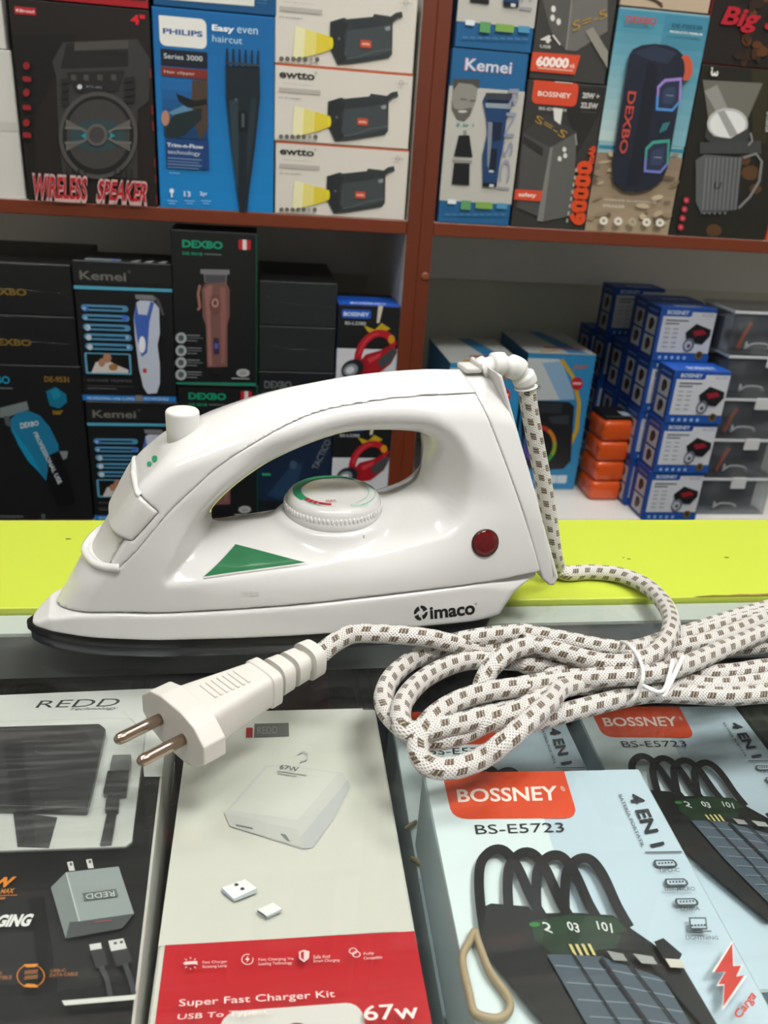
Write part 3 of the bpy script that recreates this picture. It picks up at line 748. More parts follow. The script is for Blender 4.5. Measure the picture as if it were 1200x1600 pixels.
path += [W_(p2[0] + .03, p2[1], lo), W_(p2[0] + .05, p2[1] + .012, .006), W_(p2[0] + .045, p2[1] + .030, .009), tuple(onz(1250, 955, .0100)),
         B_(1200, 148, .0100), B_(1050, 208, .0105), B_(900, 262, .0105), B_(760, 292, .009), B_(600, 345, .006), B_(420, 395, lo), B_(200, 385, lo), B_(0, 378, lo),
         A_(1050, 330, lo), A_(900, 318, lo), A_(760, 315, lo), A_(640, 318, lo), A_(500, 358, .006), A_(350, 440, .008), A_(245, 545, .0100), A_(195, 655, .0110), A_(220, 770, .0115), A_(330, 790, .011), A_(480, 760, .011), A_(640, 725, .0105), A_(760, 690, .0100), A_(900, 655, .006), A_(1100, 560, lo),
         B_(150, 430, lo), B_(400, 410, lo), B_(600, 380, lo), B_(760, 340, lo), B_(950, 300, lo), B_(1150, 285, lo)]
p3 = onz(1215, 1005, lo)
path += [W_(p3[0] + .02, p3[1] + .006, lo), W_(p3[0] + .025, p3[1] + .020, lo), W_(p3[0] + .01, p3[1] + .026, lo), B_(1150, 140, lo), B_(950, 195, lo), B_(750, 255, lo), B_(560, 305, lo), B_(380, 320, lo), B_(200, 300, lo), B_(0, 275, lo),
         A_(900, 240, lo), A_(740, 235, .006), A_(560, 205, .0110), A_(400, 168, .0160), A_(200, 145, .0190), A_(0, 135, .0190)]
# plug frame
PLO = np.array(onz(322, 1118, .012)); PLO[2] = 0.0135
_q = onz(490, 1033, .012); _dir = np.array([_q[0] - PLO[0], _q[1] - PLO[1], 0]); PLL = np.linalg.norm(_dir); PLD = _dir / PLL; PLN = np.array([-PLD[1], PLD[0], 0])
def plug_pt(x, y, z): p = PLO + PLD * x + PLN * y + np.array([0, 0, z]); return to_iron(p)
path += [tuple(onz(548, 993, .0180)), tuple(onz(518, 1009, .0155)), tuple(PLO + PLD * (PLL + .004)), tuple(PLO + PLD * (PLL - .006))]
cp = smooth_curve([to_iron(p) for p in path], 10)
cp = np.array([cp[0]] + [b for a, b in zip(cp[:-1], cp[1:]) if np.linalg.norm(b - a) > 1e-5])
for _ in range(2): cp[1:-1] = cp[1:-1] * 0.5 + (cp[:-2] + cp[2:]) * 0.25
cd = tube('power_cord', cp, CR, cord_mat(), iron, 16, uv=True); tag(cd, 'white cord braided with brown flecks')

# ---- plug
M_PLUG = mat('ivory_plug_plastic', '#cdcac2', 0.4)
M_PIN = mat('rosy_nickel_pin', '#bda898', 0.2, metal=1.0)
plug = empty('power_plug'); plug.parent = iron; tag(plug, 'white moulded two-pin plug')
def loft(name, secs, parent, m, n=28, bev_p=3.0):
    """rounded-rectangle sections (x, half width, half height, z offset) along the plug axis"""
    v = []
    for x, a, b, zc, pw in secs:
        for k in range(n):
            t = 2 * math.pi * k / n; c, s = math.cos(t), math.sin(t)
            v.append(plug_pt(x, a * np.sign(c) * abs(c) ** (2 / pw), zc + b * np.sign(s) * abs(s) ** (2 / pw)))
    S = len(secs); f = [(i * n + k, i * n + (k + 1) % n, (i + 1) * n + (k + 1) % n, (i + 1) * n + k) for i in range(S - 1) for k in range(n)]
    f += [tuple(range(n))[::-1], tuple((S - 1) * n + k for k in range(n))]
    o = link(name, mesh(name, v, f), m, parent); bm = bmesh.new(); bm.from_mesh(o.data); bmesh.ops.recalc_face_normals(bm, faces=bm.faces[:]); bm.to_mesh(o.data); bm.free(); sharp_shade(o, 40); return o
x0 = -.012
# flange: flattened lozenge plate
fl = [(.0235, -.0045), (.0235, .0045), (.0165, .0105), (.008, .0128), (-.008, .0128), (-.0165, .0105), (-.0235, .0045), (-.0235, -.0045), (-.0165, -.0105), (-.008, -.0128), (.008, -.0128), (.0165, -.0105)]
prism('plug_flange', fl, x0 - .0055, x0 + .0055, M_PLUG, plug, frame=lambda a, b, h: plug_pt(h, a, b), bev=.0007)
loft('plug_body', [(x0 + .004, .0150, .0105, 0, 5), (x0 + .012, .0140, .0102, 0, 5), (x0 + .030, .0115, .0094, 0, 5), (x0 + .0415, .0100, .0088, 0, 5), (x0 + .0420, .0110, .0094, 0, 5), (x0 + .0470, .0108, .0092, 0, 5), (x0 + .0475, .0090, .0080, 0, 4)], plug, M_PLUG)
XE = PLL + .001
xb = x0 + .0475; seg = (XE - xb) / 3
secs = []
for i in range(3):
    r = .0086 - .0006 * i
    if i == 2: r = .0088
    secs += [(xb + seg * i, r * .62, r * .62, 0, 2.6), (xb + seg * i + seg * .28, r * .62, r * .62, 0, 2.6), (xb + seg * i + seg * .30, r, r, 0, 3), (xb + seg * (i + 1) - .0002, r * .96, r * .96, 0, 3)]
loft('strain_relief', secs, plug, M_PLUG)
bm = bmesh.new()
for i in range(7):
    x = x0 + .013 + i * .0030
    w = .0058; zt = .0104 - (x - x0 - .004) * .043
    vs = [plug_pt(x + a, b, zt + c) for a in (0, .0012) for b in (-w, w) for c in (-.001, .0007)]
    vv_ = [bm.verts.new(tuple(q)) for q in vs]
    for q in ((0, 1, 3, 2), (4, 6, 7, 5), (0, 4, 5, 1), (2, 3, 7, 6), (1, 5, 7, 3), (0, 2, 6, 4)): bm.faces.new([vv_[k] for k in q])
bmesh.ops.recalc_face_normals(bm, faces=bm.faces[:]); link('grip_ribs', bm_mesh('grip_ribs', bm), M_PLUG, plug)
for sgn in (-1, 1):
    pts = [plug_pt(x0 - .004 - t, sgn * .0088, 0) for t in (0, .010, .0185, .0215, .0228, .0233)]
    tube('plug_pin', pts, [.0026, .0026, .0026, .0024, .0015, .0003], M_PIN, plug, 16)

# ---- twist tie round the coil
tt = empty('twist_tie', tuple(onz(1000, 1050, 0)[:2]) + (0.0,)); tag(tt, 'white plastic twist tie wrapped around the coiled iron cord', 'twist tie')
tl = np.array(tt.location)
tp = [B_(475, 262, .011), B_(510, 275, .0195), B_(550, 320, .0220), B_(578, 380, .0225), B_(582, 440, .0215), B_(560, 500, .0150), B_(530, 550, .0098), B_(495, 568, .0035), B_(470, 550, .0012), B_(440, 420, .0010), B_(450, 320, .0010), B_(475, 262, .011)]
tube('tie_loop', smooth_curve([np.array(p) - tl for p in tp], 8), .0010, mat('tie_plastic', '#e9e8e4', 0.4), tt, 8)
tube('tie_tail', smooth_curve([np.array(p) - tl for p in [B_(578, 478, .0160), B_(620, 495, .0155), B_(660, 515, .0150), B_(685, 525, .0145), B_(705, 490, .0170), B_(740, 420, .0205), B_(780, 335, .0215)]], 8), .0012, MATS['tie_plastic'], tt, 8)
tube('tie_tail', smooth_curve([np.array(p) - tl for p in [B_(570, 470, .0165), B_(640, 505, .0165), B_(685, 500, .0175), B_(712, 430, .0205), B_(728, 352, .0215)]], 8), .0010, MATS['tie_plastic'], tt, 8)
# ================================================================== cartons on the upper shelf
ZA, ZB, ZC, ZD = (0, 0, 2.791), (400, 0, 4.286), (680, 0, 4.104), (900, 0, 4.0)
ZT = SH_TOP + 0.0003
YF = YS + 0.002
# plain white cartons at the end of the row
for i, (z0, z1, lb) in enumerate(((ZT, .306, 'plain white carton on the shelf beside the black speaker box, lower of two'), (.3065, .44, 'plain white carton beside the black speaker box, upper of two'))):
    c = carton_at('white_carton', -.375 - .006 * i, -.2565 + .004 * (1 - i) - .004, YF + .004, .2, z0, z1, front='#cfccc6', label=lb, group='plain white cartons')
    a = Art(c); a.rect('seam_tape', '#c2bfb8', .0, .47, 1, .53, px=False); a.done()
# wireless speaker box
def speaker_art(c):
    a = Art(c, zoom=ZA)
    a.poly('background', '#141210', [(40, 150), (330, 150), (150, 500), (150, 880), (110, 880)])
    a.rect('brand_badge', '#b0202a', 62, 27, 158, 68); a.text('lettering', '#f0d9d9', 'KBroad', 70, 38, 150, 58, bold=.02)
    a.text('lettering', '#d3222e', '4"', 568, 60, 634, 112, bold=.03)
    g0, g1, g2 = '#383635', '#232222', '#4a4744'
    P = 'speaker_picture'
    a.poly(P, g0, [(228, 270), (275, 185), (600, 170), (655, 260), (650, 440), (600, 480), (600, 780), (275, 765), (255, 560), (245, 330)])
    a.poly(P, '#201f1f', [(290, 190), (325, 185), (325, 220), (560, 215), (560, 290), (265, 300)])
    a.poly(P, g2, [(325, 185), (560, 175), (560, 212), (325, 222)])
    for k in range(5): a.poly(P, g1, [(350 + 40 * k, 220), (385 + 40 * k, 220), (370 + 40 * k, 236), (352 + 40 * k, 230)])
    a.poly(P, g1, [(290, 315), (545, 308), (515, 400), (330, 405)])
    for x in (310, 365, 425, 485): a.rect(P, g2, x, 325, x + 24, 352)
    a.ell(P, '#c9ced0', 349, 379, 11); a.text('lettering', '#8f9496', 'BTS-482', 378, 373, 446, 387)
    for s in range(4):
        a.poly(P, g1, [(268, 345 + 32 * s), (298, 340 + 32 * s), (304, 362 + 32 * s), (272, 368 + 32 * s)]); a.poly(P, g1, [(545, 340 + 30 * s), (588, 332 + 30 * s), (590, 355 + 30 * s), (540, 362 + 30 * s)])
    a.ell(P, '#4c4a48', 430, 590, 172, 190, 36); a.ell(P, '#191919', 430, 590, 155, 172, 36); a.ell(P, '#3d3b3a', 430, 585, 138, 152, 36)
    a.ell(P, '#2f4448', 430, 590, 120, 70, 30)
    for sx in (-1, 1):
        for sy in (-1, 1):
            a.poly(P, '#5f5c59', [(430 + sx * 40, 590 + sy * 18), (430 + sx * 140, 590 + sy * 70), (430 + sx * 140, 590 + sy * 30)])
            a.line(P, '#6b6764', [(430 + sx * 45, 590 + sy * 12), (430 + sx * 75, 590 + sy * 30), (430 + sx * 145, 590 + sy * 32)], 9)
        a.poly(P, '#2a8e9c', [(430 + sx * 52, 578), (430 + sx * 75, 592), (430 + sx * 52, 606)])
    a.ell(P, '#5d5a58', 425, 588, 46, 48, 28); a.ell(P, '#3f3d3c', 425, 588, 34, 36, 24)
    for k in range(4): a.rect(P, g1, 290 + 26 * k, 735, 300 + 26 * k, 765); a.rect(P, g1, 500 + 24 * k, 735, 510 + 24 * k, 775)
    for k, y in enumerate((288, 347, 405, 470, 535, 590)):
        if k % 2: a.rect('icon', '#8e1f26', 102, y - 14, 142, y + 12, r=.002)
        else: a.ell('icon', '#8e1f26', 120, y, 15, 17, 12)
    a.text('title_lettering', '#c9a7a5', 'WIRELESS', 132, 750, 396, 890, bold=.045, shear=.05); a.text('title_lettering', '#b51624', 'WIRELESS', 136, 762, 392, 872, bold=.02, shear=.05)
    a.text('title_lettering', '#c9a7a5', 'SPEAKER', 412, 775, 664, 900, bold=.045, shear=.08); a.text('title_lettering', '#b51624', 'SPEAKER', 418, 785, 658, 882, bold=.02, shear=.08)
    for y in (300, 460, 530, 690, 760, 850): a.rect('edge_mark', '#8c1a20', 655 + (y - 300) * .05, y, 663 + (y - 300) * .05, y + 40)
    a.done()
c = carton_at('speaker_box', -.2525, -.1105, YF, .16, ZT, .3545, front='#1e1815', side='#1c1715', label='black carton with a red wireless speaker title and a round speaker picture'); speaker_art(c)
c = carton_at('speaker_box', -.2505, -.1105, YF, .16, .3552, .46, front='#a3161f', side='#1c1715', label='carton with a red front lying on top of the black wireless speaker carton')
a = Art(c); a.rect('front_panel', '#2a2320', .02, 0, .98, .93, px=False); a.done()
# blue hair clipper boxes
def philips_art(c, zoom=ZA):
    a = Art(c, zoom=zoom)
    a.grad('background', '#12639f', '#0f82c8', 664, 35, 1190, 930, 10)
    a.rect('logo_panel', '#e6e4de', 692, 66, 902, 215, r=.006); a.rect('logo_panel', '#e6e4de', 692, 66, 800, 180)
    a.text('logo_lettering', '#1c4f8e', 'PHILIPS', 710, 122, 884, 162, bold=.03)
    a.text('lettering', '#e9f1f6', 'Easy', 924, 106, 1022, 150, bold=.035); a.text('lettering', '#bfe0f0', 'even', 1034, 118, 1124, 152)
    a.text('lettering', '#bfe0f0', 'haircut', 926, 152, 1056, 193)
    a.rect('info_panel', '#191d29', 700, 212, 906, 300); a.text('lettering', '#d8dde2', 'Series 3000', 714, 232, 884, 268)
    a.rect('info_panel', '#7d2a20', 702, 290, 906, 346); a.text('lettering', '#e6cfc8', 'Hair clipper', 716, 306, 850, 332)
    a.grad('clipper_photo', '#1c67a5', '#123a63', 706, 346, 908, 610, 6)
    a.poly('clipper_photo', '#4a3b30', [(838, 350), (905, 348), (908, 560), (870, 610), (835, 480)]); a.poly('clipper_photo', '#5c87a6', [(735, 490), (800, 460), (850, 480), (780, 520)])
    a.poly('clipper_photo', '#14171c', [(768, 408), (850, 440), (900, 430), (905, 455), (820, 470), (780, 440)]); a.poly('clipper_photo', '#1b2a2c', [(722, 545), (760, 500), (880, 470), (880, 520), (800, 590), (725, 610)])
    a.ell('clipper_photo', '#b0806a', 722, 515, 18, 34)
    a.rect('info_panel', '#163d74', 722, 600, 912, 740); a.text('lettering', '#e4eaf0', 'Trim-n-Flow', 728, 622, 888, 650, bold=.02); a.text('lettering', '#d0dbe6', 'technology', 732, 652, 874, 684)
    for k in range(4): a.rect('lettering', '#7f9cc0', 732, 690 + 13 * k, 880 - 12 * (k % 2), 696 + 13 * k)
    a.rect('lettering', '#9fcbe6', 738, 752, 785, 757)
    a.ell('lettering', '#dfeaf2', 750, 832, 10, 11, 12); a.rect('lettering', '#dfeaf2', 746, 838, 754, 860); a.text('lettering', '#dfeaf2', '13', 803, 832, 832, 858, bold=.02); a.text('lettering', '#dfeaf2', '2yr', 872, 834, 905, 858, bold=.02)
    for x in (730, 806, 878): a.rect('lettering', '#8fc0e0', x, 872, x + 44, 878); a.rect('lettering', '#8fc0e0', x + 8, 884, x + 36, 889)
    P = 'clipper_picture'; k0 = '#16212a'
    a.poly(P, k0, [(985, 290), (1132, 290), (1134, 430), (1112, 640), (1085, 850), (1078, 925), (1046, 925), (1036, 850), (1010, 640), (988, 440)])
    a.poly(P, '#2b3a42', [(1000, 440), (1040, 430), (1040, 820), (1030, 800), (1012, 640)]); a.poly(P, '#233038', [(1095, 430), (1120, 430), (1100, 640), (1078, 800), (1075, 640)])
    for k in range(6): a.poly(P, '#1a262e', [(987 + 27 * k, 212 + k * 2), (995 + 27 * k, 213 + k * 2), (1000 + 26 * k, 292), (986 + 27 * k, 292)])
    a.rect(P, '#31424a', 992, 270, 1130, 292); a.rect(P, '#0d1318', 1040, 480, 1078, 570, r=.003); a.rect(P, '#42545c', 1054, 495, 1066, 555)
    a.ell(P, '#57686e', 1030, 435, 6)
    a.done()
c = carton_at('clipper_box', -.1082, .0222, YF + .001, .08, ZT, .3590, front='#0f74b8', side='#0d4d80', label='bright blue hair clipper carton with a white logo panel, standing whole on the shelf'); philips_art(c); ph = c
c = carton_at('clipper_box', -.1060, .0235, YF + .001, .08, .3596, .558, front='#11507f', side='#0d4d80', label='blue hair clipper carton resting on top of another blue clipper carton')
a = Art(c, zoom=ZA); a.poly('logo_panel', '#dcdcd4', [(735, -20), (1110, -20), (1108, 28), (735, -2)]); a.rect('lettering', '#6d9cc2', 1118, -5, 1165, 3); a.rect('lettering', '#6d9cc2', 1118, 10, 1165, 16); a.done()
# white boxes with black speaker and yellow light beam
def ewtto_art(c):
    a = Art(c, zoom=ZB)
    a.text('logo_lettering', '#33302c', 'ewtto', 160, 990, 388, 1050, bold=.03); a.text('logo_lettering', '#33302c', '®', 390, 996, 402, 1012)
    a.text('lettering', '#8a857e', 'Your life is smart', 166, 1064, 380, 1084, shear=.1)
    a.rect('lettering', '#b5afa8', 156, 1108, 426, 1112); a.rect('lettering', '#b5afa8', 156, 1122, 426, 1126); a.text('lettering', '#77726c', 'ET-P1350BT', 158, 1154, 302, 1172, bold=.01)
    a.poly('light_beam', '#e9e3b6', [(258, 1208), (330, 1228), (330, 1386), (240, 1404)])
    a.poly('light_beam', '#e3d67a', [(320, 1224), (400, 1246), (400, 1368), (310, 1392)]); a.poly('light_beam', '#ddc83a', [(390, 1244), (484, 1268), (490, 1340), (385, 1374)])
    P = 'speaker_picture'; g = '#33383a'
    a.poly(P, g, [(474, 1180), (560, 1154), (580, 1162), (740, 1145), (750, 1128), (850, 1140), (866, 1180), (862, 1360), (840, 1384), (600, 1424), (520, 1430), (470, 1330)])
    a.poly(P, '#262a2c', [(476, 1190), (540, 1165), (590, 1190), (560, 1260), (580, 1400), (530, 1425), (474, 1330)])
    a.poly(P, '#40474a', [(582, 1230), (850, 1190), (858, 1345), (760, 1372), (590, 1398), (560, 1370)]); a.poly(P, '#2e3436', [(600, 1170), (745, 1152), (800, 1180), (760, 1205), (610, 1215)])
    a.line(P, '#5b6365', [(575, 1395), (640, 1385), (740, 1350), (860, 1330)], 6); a.poly(P, '#8b9394', [(815, 1205), (850, 1195), (850, 1222), (822, 1225)])
    a.ell(P, '#e2cf2a', 480, 1305, 14, 36, 16); a.ell(P, '#5f676a', 530, 1278, 8)
    a.line(P, g, [(855, 1160), (890, 1135), (925, 1128)], 34)
    a.rect(P, '#c2492c', 664, 1280, 730, 1330, r=.0012); a.text('lettering', '#efc9bd', 'ewtto', 674, 1295, 722, 1315, bold=.02)
    for k in range(7): a.ell('icon', '#4b4844' if k != 5 else '#a8a39b', 170 + 37 * k, 1403, 14, 14, 12); a.ell('icon', '#8d8983', 170 + 37 * k, 1403, 5, 6, 8)
    a.ell('icon', '#b3aea6', 945, 1060, 16, 18, 12, ring=.3); a.text('lettering', '#8f8a83', '1 AÑO', 910, 1052, 985, 1072)
    a.done()
e3 = carton_at('light_speaker_box', .0243, .1805, YF + .001, .09, ZT, .2355, front='#d8d2c8', side='#d0c9be', top='#e2671f', label='white carton printed with a black light-beam speaker, bottom of the three-high stack', group='white light-beam speaker cartons'); ewtto_art(e3)
e2 = copy_tree(e3); e2.location = (.1008, e3.location.y - .0005, .2362); tag(e2, 'white carton printed with a black light-beam speaker, middle of the three-high stack')
e1 = copy_tree(e3); e1.location = (.1003, e3.location.y + .001, .3149); tag(e1, 'white carton printed with a black light-beam speaker, top of the three-high stack')
for e in (e3, e2, e1):
    b = box('lid_edge', -.0778, .0778, -.0451, -.044, .0768, .0781, ink('#d9602a'), e)
# blue and white shaver boxes
def kemei_sh(c, upper=False):
    a = Art(c, zoom=ZC)
    a.rect('front_panel', '#bdbab2', .0, .205, 1, .865, px=False)
    a.text('logo_lettering', '#d99aa0', 'Kemei', 194, 370, 488, 478, bold=.02); a.text('logo_lettering', '#c9dcec', 'Kemei', 200, 374, 484, 472, bold=.008)
    P = 'face_picture'
    a.poly(P, '#8d8a83', [(112, 520), (280, 510), (262, 640), (230, 730), (185, 775), (140, 765), (105, 700), (108, 600)])
    a.poly(P, '#4a4844', [(112, 530), (120, 505), (285, 508), (280, 570), (235, 540), (150, 530), (118, 580)]); a.poly(P, '#5f5c57', [(104, 640), (118, 690), (150, 705), (235, 690), (220, 745), (185, 778), (140, 768), (106, 705)])
    a.ell(P, '#c9c6be', 175, 715, 30, 8, 12); a.rect(P, '#55524d', 160, 630, 200, 640); a.rect(P, '#55524d', 222, 640, 256, 650)
    a.text('lettering', '#4f9a84', '3 in 1', 135, 785, 245, 815, bold=.02)
    S = 'shaver_picture'
    a.poly(S, '#15161a', [(150, 868), (218, 868), (238, 1008), (118, 1002)]); a.rect(S, '#8d8a83', 180, 835, 198, 862)
    a.rect(S, '#8f8c86', 110, 1020, 232, 1046); a.poly(S, '#15161a', [(120, 1046), (220, 1050), (216, 1188), (104, 1180)])
    a.poly(S, '#1b3f68', [(302, 650), (325, 595), (490, 600), (494, 670), (455, 770), (440, 900), (405, 1090), (390, 1200), (302, 1196), (300, 1000), (330, 860), (325, 760)])
    a.poly(S, '#3a3e46', [(325, 595), (490, 600), (488, 640), (315, 632)]); a.poly(S, '#8f9ca6', [(318, 660), (490, 668), (478, 700), (322, 690)]); a.poly(S, '#101a2c', [(330, 640), (480, 645), (470, 660), (325, 655)])
    a.poly(S, '#14203c', [(345, 780), (430, 785), (415, 900), (370, 905)]); a.poly(S, '#7e8494', [(335, 780), (365, 785), (355, 960), (340, 1080), (330, 1060)]); a.poly(S, '#0e1830', [(355, 950), (395, 955), (385, 1095), (342, 1090)])
    a.poly(S, '#10131a', [(302, 1170), (392, 1175), (390, 1200), (304, 1198)]); a.rect(S, '#c8ccd0', 342, 1090, 370, 1106); a.rect(S, '#c8ccd0', 345, 1180, 372, 1200)
    a.text('side_lettering', '#8f93a8', 'RNSC', 0, 0, 0, 0, quad=[(535, 570), (470, 1170), (405, 1165), (470, 570)]); a.rect('lettering', '#9a98a2', 395, 1196, 470, 1216)
    a.rect('icon', '#dfe6ea', 78, 1276, 130, 1308, r=.001); a.rect('icon', '#5f9a62', 165, 1284, 222, 1345); a.rect('icon', '#7fa94e', 258, 1292, 362, 1340); a.rect('icon', '#4f94b8', 392, 1300, 455, 1340)
    for k in range(9): a.rect('lettering', '#4f7fa8', 60 + 44 * k, 1368, 92 + 44 * k, 1378)
    a.done()
k1 = carton_at('shaver_box', .2215, .3118, YF + .001, .07, ZT, .3452, front='#1e6091', side='#174a72', label='blue and white shaver carton with a smiling grey face, standing whole on the shelf', group='blue and white shaver cartons'); kemei_sh(k1)
k2 = copy_tree(k1); k2.location = (.2685, k1.location.y, .3458); tag(k2, 'blue and white shaver carton stacked above the one with the whole smiling face')
# power bank boxes
def bank_art(c):
    a = Art(c, zoom=ZC)
    a.poly('background', '#242321', [(800, 560), (1100, 560), (1090, 700), (900, 1000), (880, 850)])
    a.rect('logo_panel', '#d2482a', 634, 512, 902, 686, r=.006); a.rect('logo_panel', '#d2482a', 634, 512, 902, 600); a.text('logo_lettering', '#f3dcd2', 'BOSSNEY', 660, 582, 868, 632, bold=.02); a.rect('lettering', '#f3efe8', 768, 520, 880, 536)
    a.text('lettering', '#b9b5ae', 'BS-EX7024', 666, 684, 840, 718, bold=.03)
    a.text('lettering', '#c9c5be', '20W +', 945, 592, 1048, 638, bold=.04); a.text('lettering', '#c9c5be', '22.5W', 935, 655, 1038, 700, bold=.04); a.rect('lettering', '#77736c', 930, 716, 1030, 722)
    P = 'power_bank_picture'
    a.poly(P, '#4a4947', [(560, 850), (740, 940), (690, 1400), (520, 1330)]); a.poly(P, '#5c5b58', [(740, 940), (905, 850), (880, 1380), (690, 1420)]); a.poly(P, '#3a3937', [(560, 850), (720, 730), (905, 845), (740, 945)])
    a.poly(P, '#7c7b77', [(735, 945), (752, 940), (690, 1420), (650, 1415)]); a.poly(P, '#2b2a29', [(562, 870), (690, 950), (685, 1000), (560, 915)])
    a.line(P, '#8f8d88', [(895, 860), (905, 930)], 10); a.poly(P, '#d8d6cf', [(755, 690), (815, 700), (800, 800), (760, 770)])
    a.text(P, '#b08a3a', 'S=-S', 0, 0, 0, 0, quad=[(650, 735), (850, 850), (820, 890), (636, 780)])
    for x, y in ((825, 958), (795, 1018), (830, 998)): a.ell(P, '#dcdad4', x, y, 13, 17, 10)
    a.rect('logo_panel', '#d2482a', 504, 1212, 674, 1290); a.text('logo_lettering', '#f3dcd2', 'safety', 532, 1232, 642, 1272, bold=.03)
    a.text('capacity_lettering', '#d5481d', '60000', 0, 0, 0, 0, quad=[(846, 1440), (905, 1025), (1012, 1035), (955, 1445)], bold=.07); a.text('capacity_lettering', '#d5481d', 'mAh', 0, 0, 0, 0, quad=[(965, 1040), (985, 935), (1030, 940), (1012, 1050)], bold=.05)
    for k in range(8): a.rect('lettering', '#a9a69e', 838 + k * 8, 1400 - 46 * k, 846 + k * 8, 1425 - 46 * k)
    a.done()
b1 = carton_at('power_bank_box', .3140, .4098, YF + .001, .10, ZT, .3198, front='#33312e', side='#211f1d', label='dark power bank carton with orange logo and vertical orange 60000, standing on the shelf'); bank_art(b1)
b2 = carton_at('power_bank_box', .3150, .4075, YF + .001, .10, .3204, .484, front='#3a3936', side='#211f1d', label='dark power bank carton with a slanted orange 60000 band, stacked on another')
a = Art(b2, zoom=ZC)
a.poly('background', '#55534f', [(660, -60), (900, -60), (840, 325), (740, 200)]); a.poly('background', '#6a6863', [(870, 60), (900, -60), (1105, -40), (1105, 200), (900, 330), (830, 320)]); a.line('background', '#84827c', [(880, -40), (840, 320)], 10)
for x, y in ((757, 58), (752, 115), (790, 140)): a.ell('power_bank_picture', '#d8d6cf', x, y, 15, 22, 10)
a.text('lettering', '#d9d6cf', '4', 678, 222, 740, 278, bold=.04); a.text('lettering', '#c9c5be', 'USB', 672, 286, 738, 312, bold=.02); a.line('lettering', '#d9d6cf', [(752, 225), (800, 288)], 10)
a.text('power_bank_picture', '#b08a3a', 'S=-S', 0, 0, 0, 0, quad=[(880, 140), (1095, 55), (1105, 110), (880, 205)])
a.poly('power_bank_picture', '#8d8a80', [(960, 200), (1010, 175), (1105, 330), (1105, 440)])
a.poly('capacity_band', '#d2482a', [(612, 332), (930, 355), (892, 480), (605, 455)]); a.text('capacity_lettering', '#f5e6de', '60000', 0, 0, 0, 0, quad=[(650, 358), (860, 372), (848, 440), (642, 425)], bold=.05); a.text('capacity_lettering', '#f5e6de', 'mAh', 0, 0, 0, 0, quad=[(862, 405), (895, 408), (888, 440), (856, 436)]); a.rect('lettering', '#e9b09a', 655, 440, 880, 450)
a.done()
# beach speaker box
def beach_art(c):
    a = Art(c, zoom=ZD)
    a.grad('background', '#3f8aa3', '#b9cbc9', 150, 40, 845, 930, 12)
    a.grad('background', '#3a7f9b', '#7fb0ba', 560, 90, 845, 930, 8); 
    a.poly('background', '#2f7f95', [(145, 905), (685, 935), (682, 955), (140, 925)]); 
    a.grad('background', '#8a7662', '#a8967c', 60, 945, 690, 1475, 6)
    import random; rnd = random.Random(4)
    for k in range(46):
        x = rnd.uniform(90, 640); y = rnd.uniform(960, 1440); a.ell('background', rnd.choice(['#6d5a48', '#b5a486', '#94816a', '#7d6a55', '#c2b294']), x - (y - 950) * .08, y, rnd.uniform(14, 46), rnd.uniform(8, 22), 9, rot=rnd.uniform(-30, 10))
    a.text('logo_lettering', '#b8453e', 'DEXBO', 306, 98, 488, 160, bold=.03); a.text('lettering', '#1f4450', 'DE-P2033B', 592, 148, 775, 192, bold=.03); a.text('lettering', '#e6eeee', 'PRODUCTO PREMIUM', 576, 192, 776, 226, bold=.02)
    P = 'speaker_picture'; k0 = '#1c2231'
    a.poly(P, k0, [(320, 350), (345, 310), (400, 285), (480, 276), (560, 285), (620, 310), (655, 345), (660, 480), (605, 800), (560, 1050), (525, 1130), (450, 1180), (370, 1200), (290, 1190), (225, 1140), (215, 1050), (250, 800), (300, 480)])
    a.poly(P, '#2a3246', [(345, 330), (480, 285), (620, 330), (560, 400), (450, 380)]); a.poly(P, '#151a26', [(440, 380), (500, 420), (450, 800), (380, 1150), (300, 1170), (370, 800)])
    a.ell(P, '#c4543a', 672, 425, 44, 80, 24); a.ell(P, k0, 645, 430, 22, 66, 16)
    for cx, cy, cols in ((570, 600, ('#9a7fc4', '#4f8fd0', '#8a7fc9')), (495, 985, ('#3f9a8a', '#6f78c0', '#5f86c9'))):
        q = [(cx - 85, cy + 90), (cx - 75, cy - 60), (cx - 30, cy - 105), (cx + 78, cy - 115), (cx + 70, cy + 40), (cx + 20, cy + 98)]
        a.poly(P, cols[0], q); a.poly(P, cols[1], [(cx - 85, cy + 90), (cx - 80, cy), (cx + 70, cy + 40), (cx + 20, cy + 98)])
        a.poly(P, '#262f47', [(cx + (x - cx) * .82, cy + (y - cy) * .82) for x, y in q]); a.poly(P, '#34415c', [(cx + (x - cx) * .5, cy + (y - cy) * .5) for x, y in q])
        a.rect('lettering', '#8f98a6', cx - 20, cy - 6, cx + 25, cy + 2)
    a.text('speaker_lettering', '#b84a42', 'DEXBO', 0, 0, 0, 0, quad=[(310, 585), (255, 960), (305, 962), (368, 588)][0:1] and [(365, 575), (302, 962), (254, 958), (312, 570)], bold=.02)
    for k in range(3): a.line('lettering', '#3f8f96', [(510 + 16 * k, 830 - 8 * k), (535 + 16 * k, 770 - 4 * k)], 8)
    a.text('lettering', '#d6cdbd', 'WIRELESS BLUETOOTH', 160, 1238, 480, 1268, bold=.01); a.text('lettering', '#d6cdbd', 'SPEAKER', 155, 1272, 290, 1298, bold=.01)
    for k, x in enumerate((160, 250, 338, 426, 508)): a.ell('icon', '#e6e0d2' if k != 2 else '#b5a890', x, 1376 + k * 3, 26, 26, 14); a.ell('icon', '#9a8b76', x, 1376 + k * 3, 10, 10, 8)
    a.done()
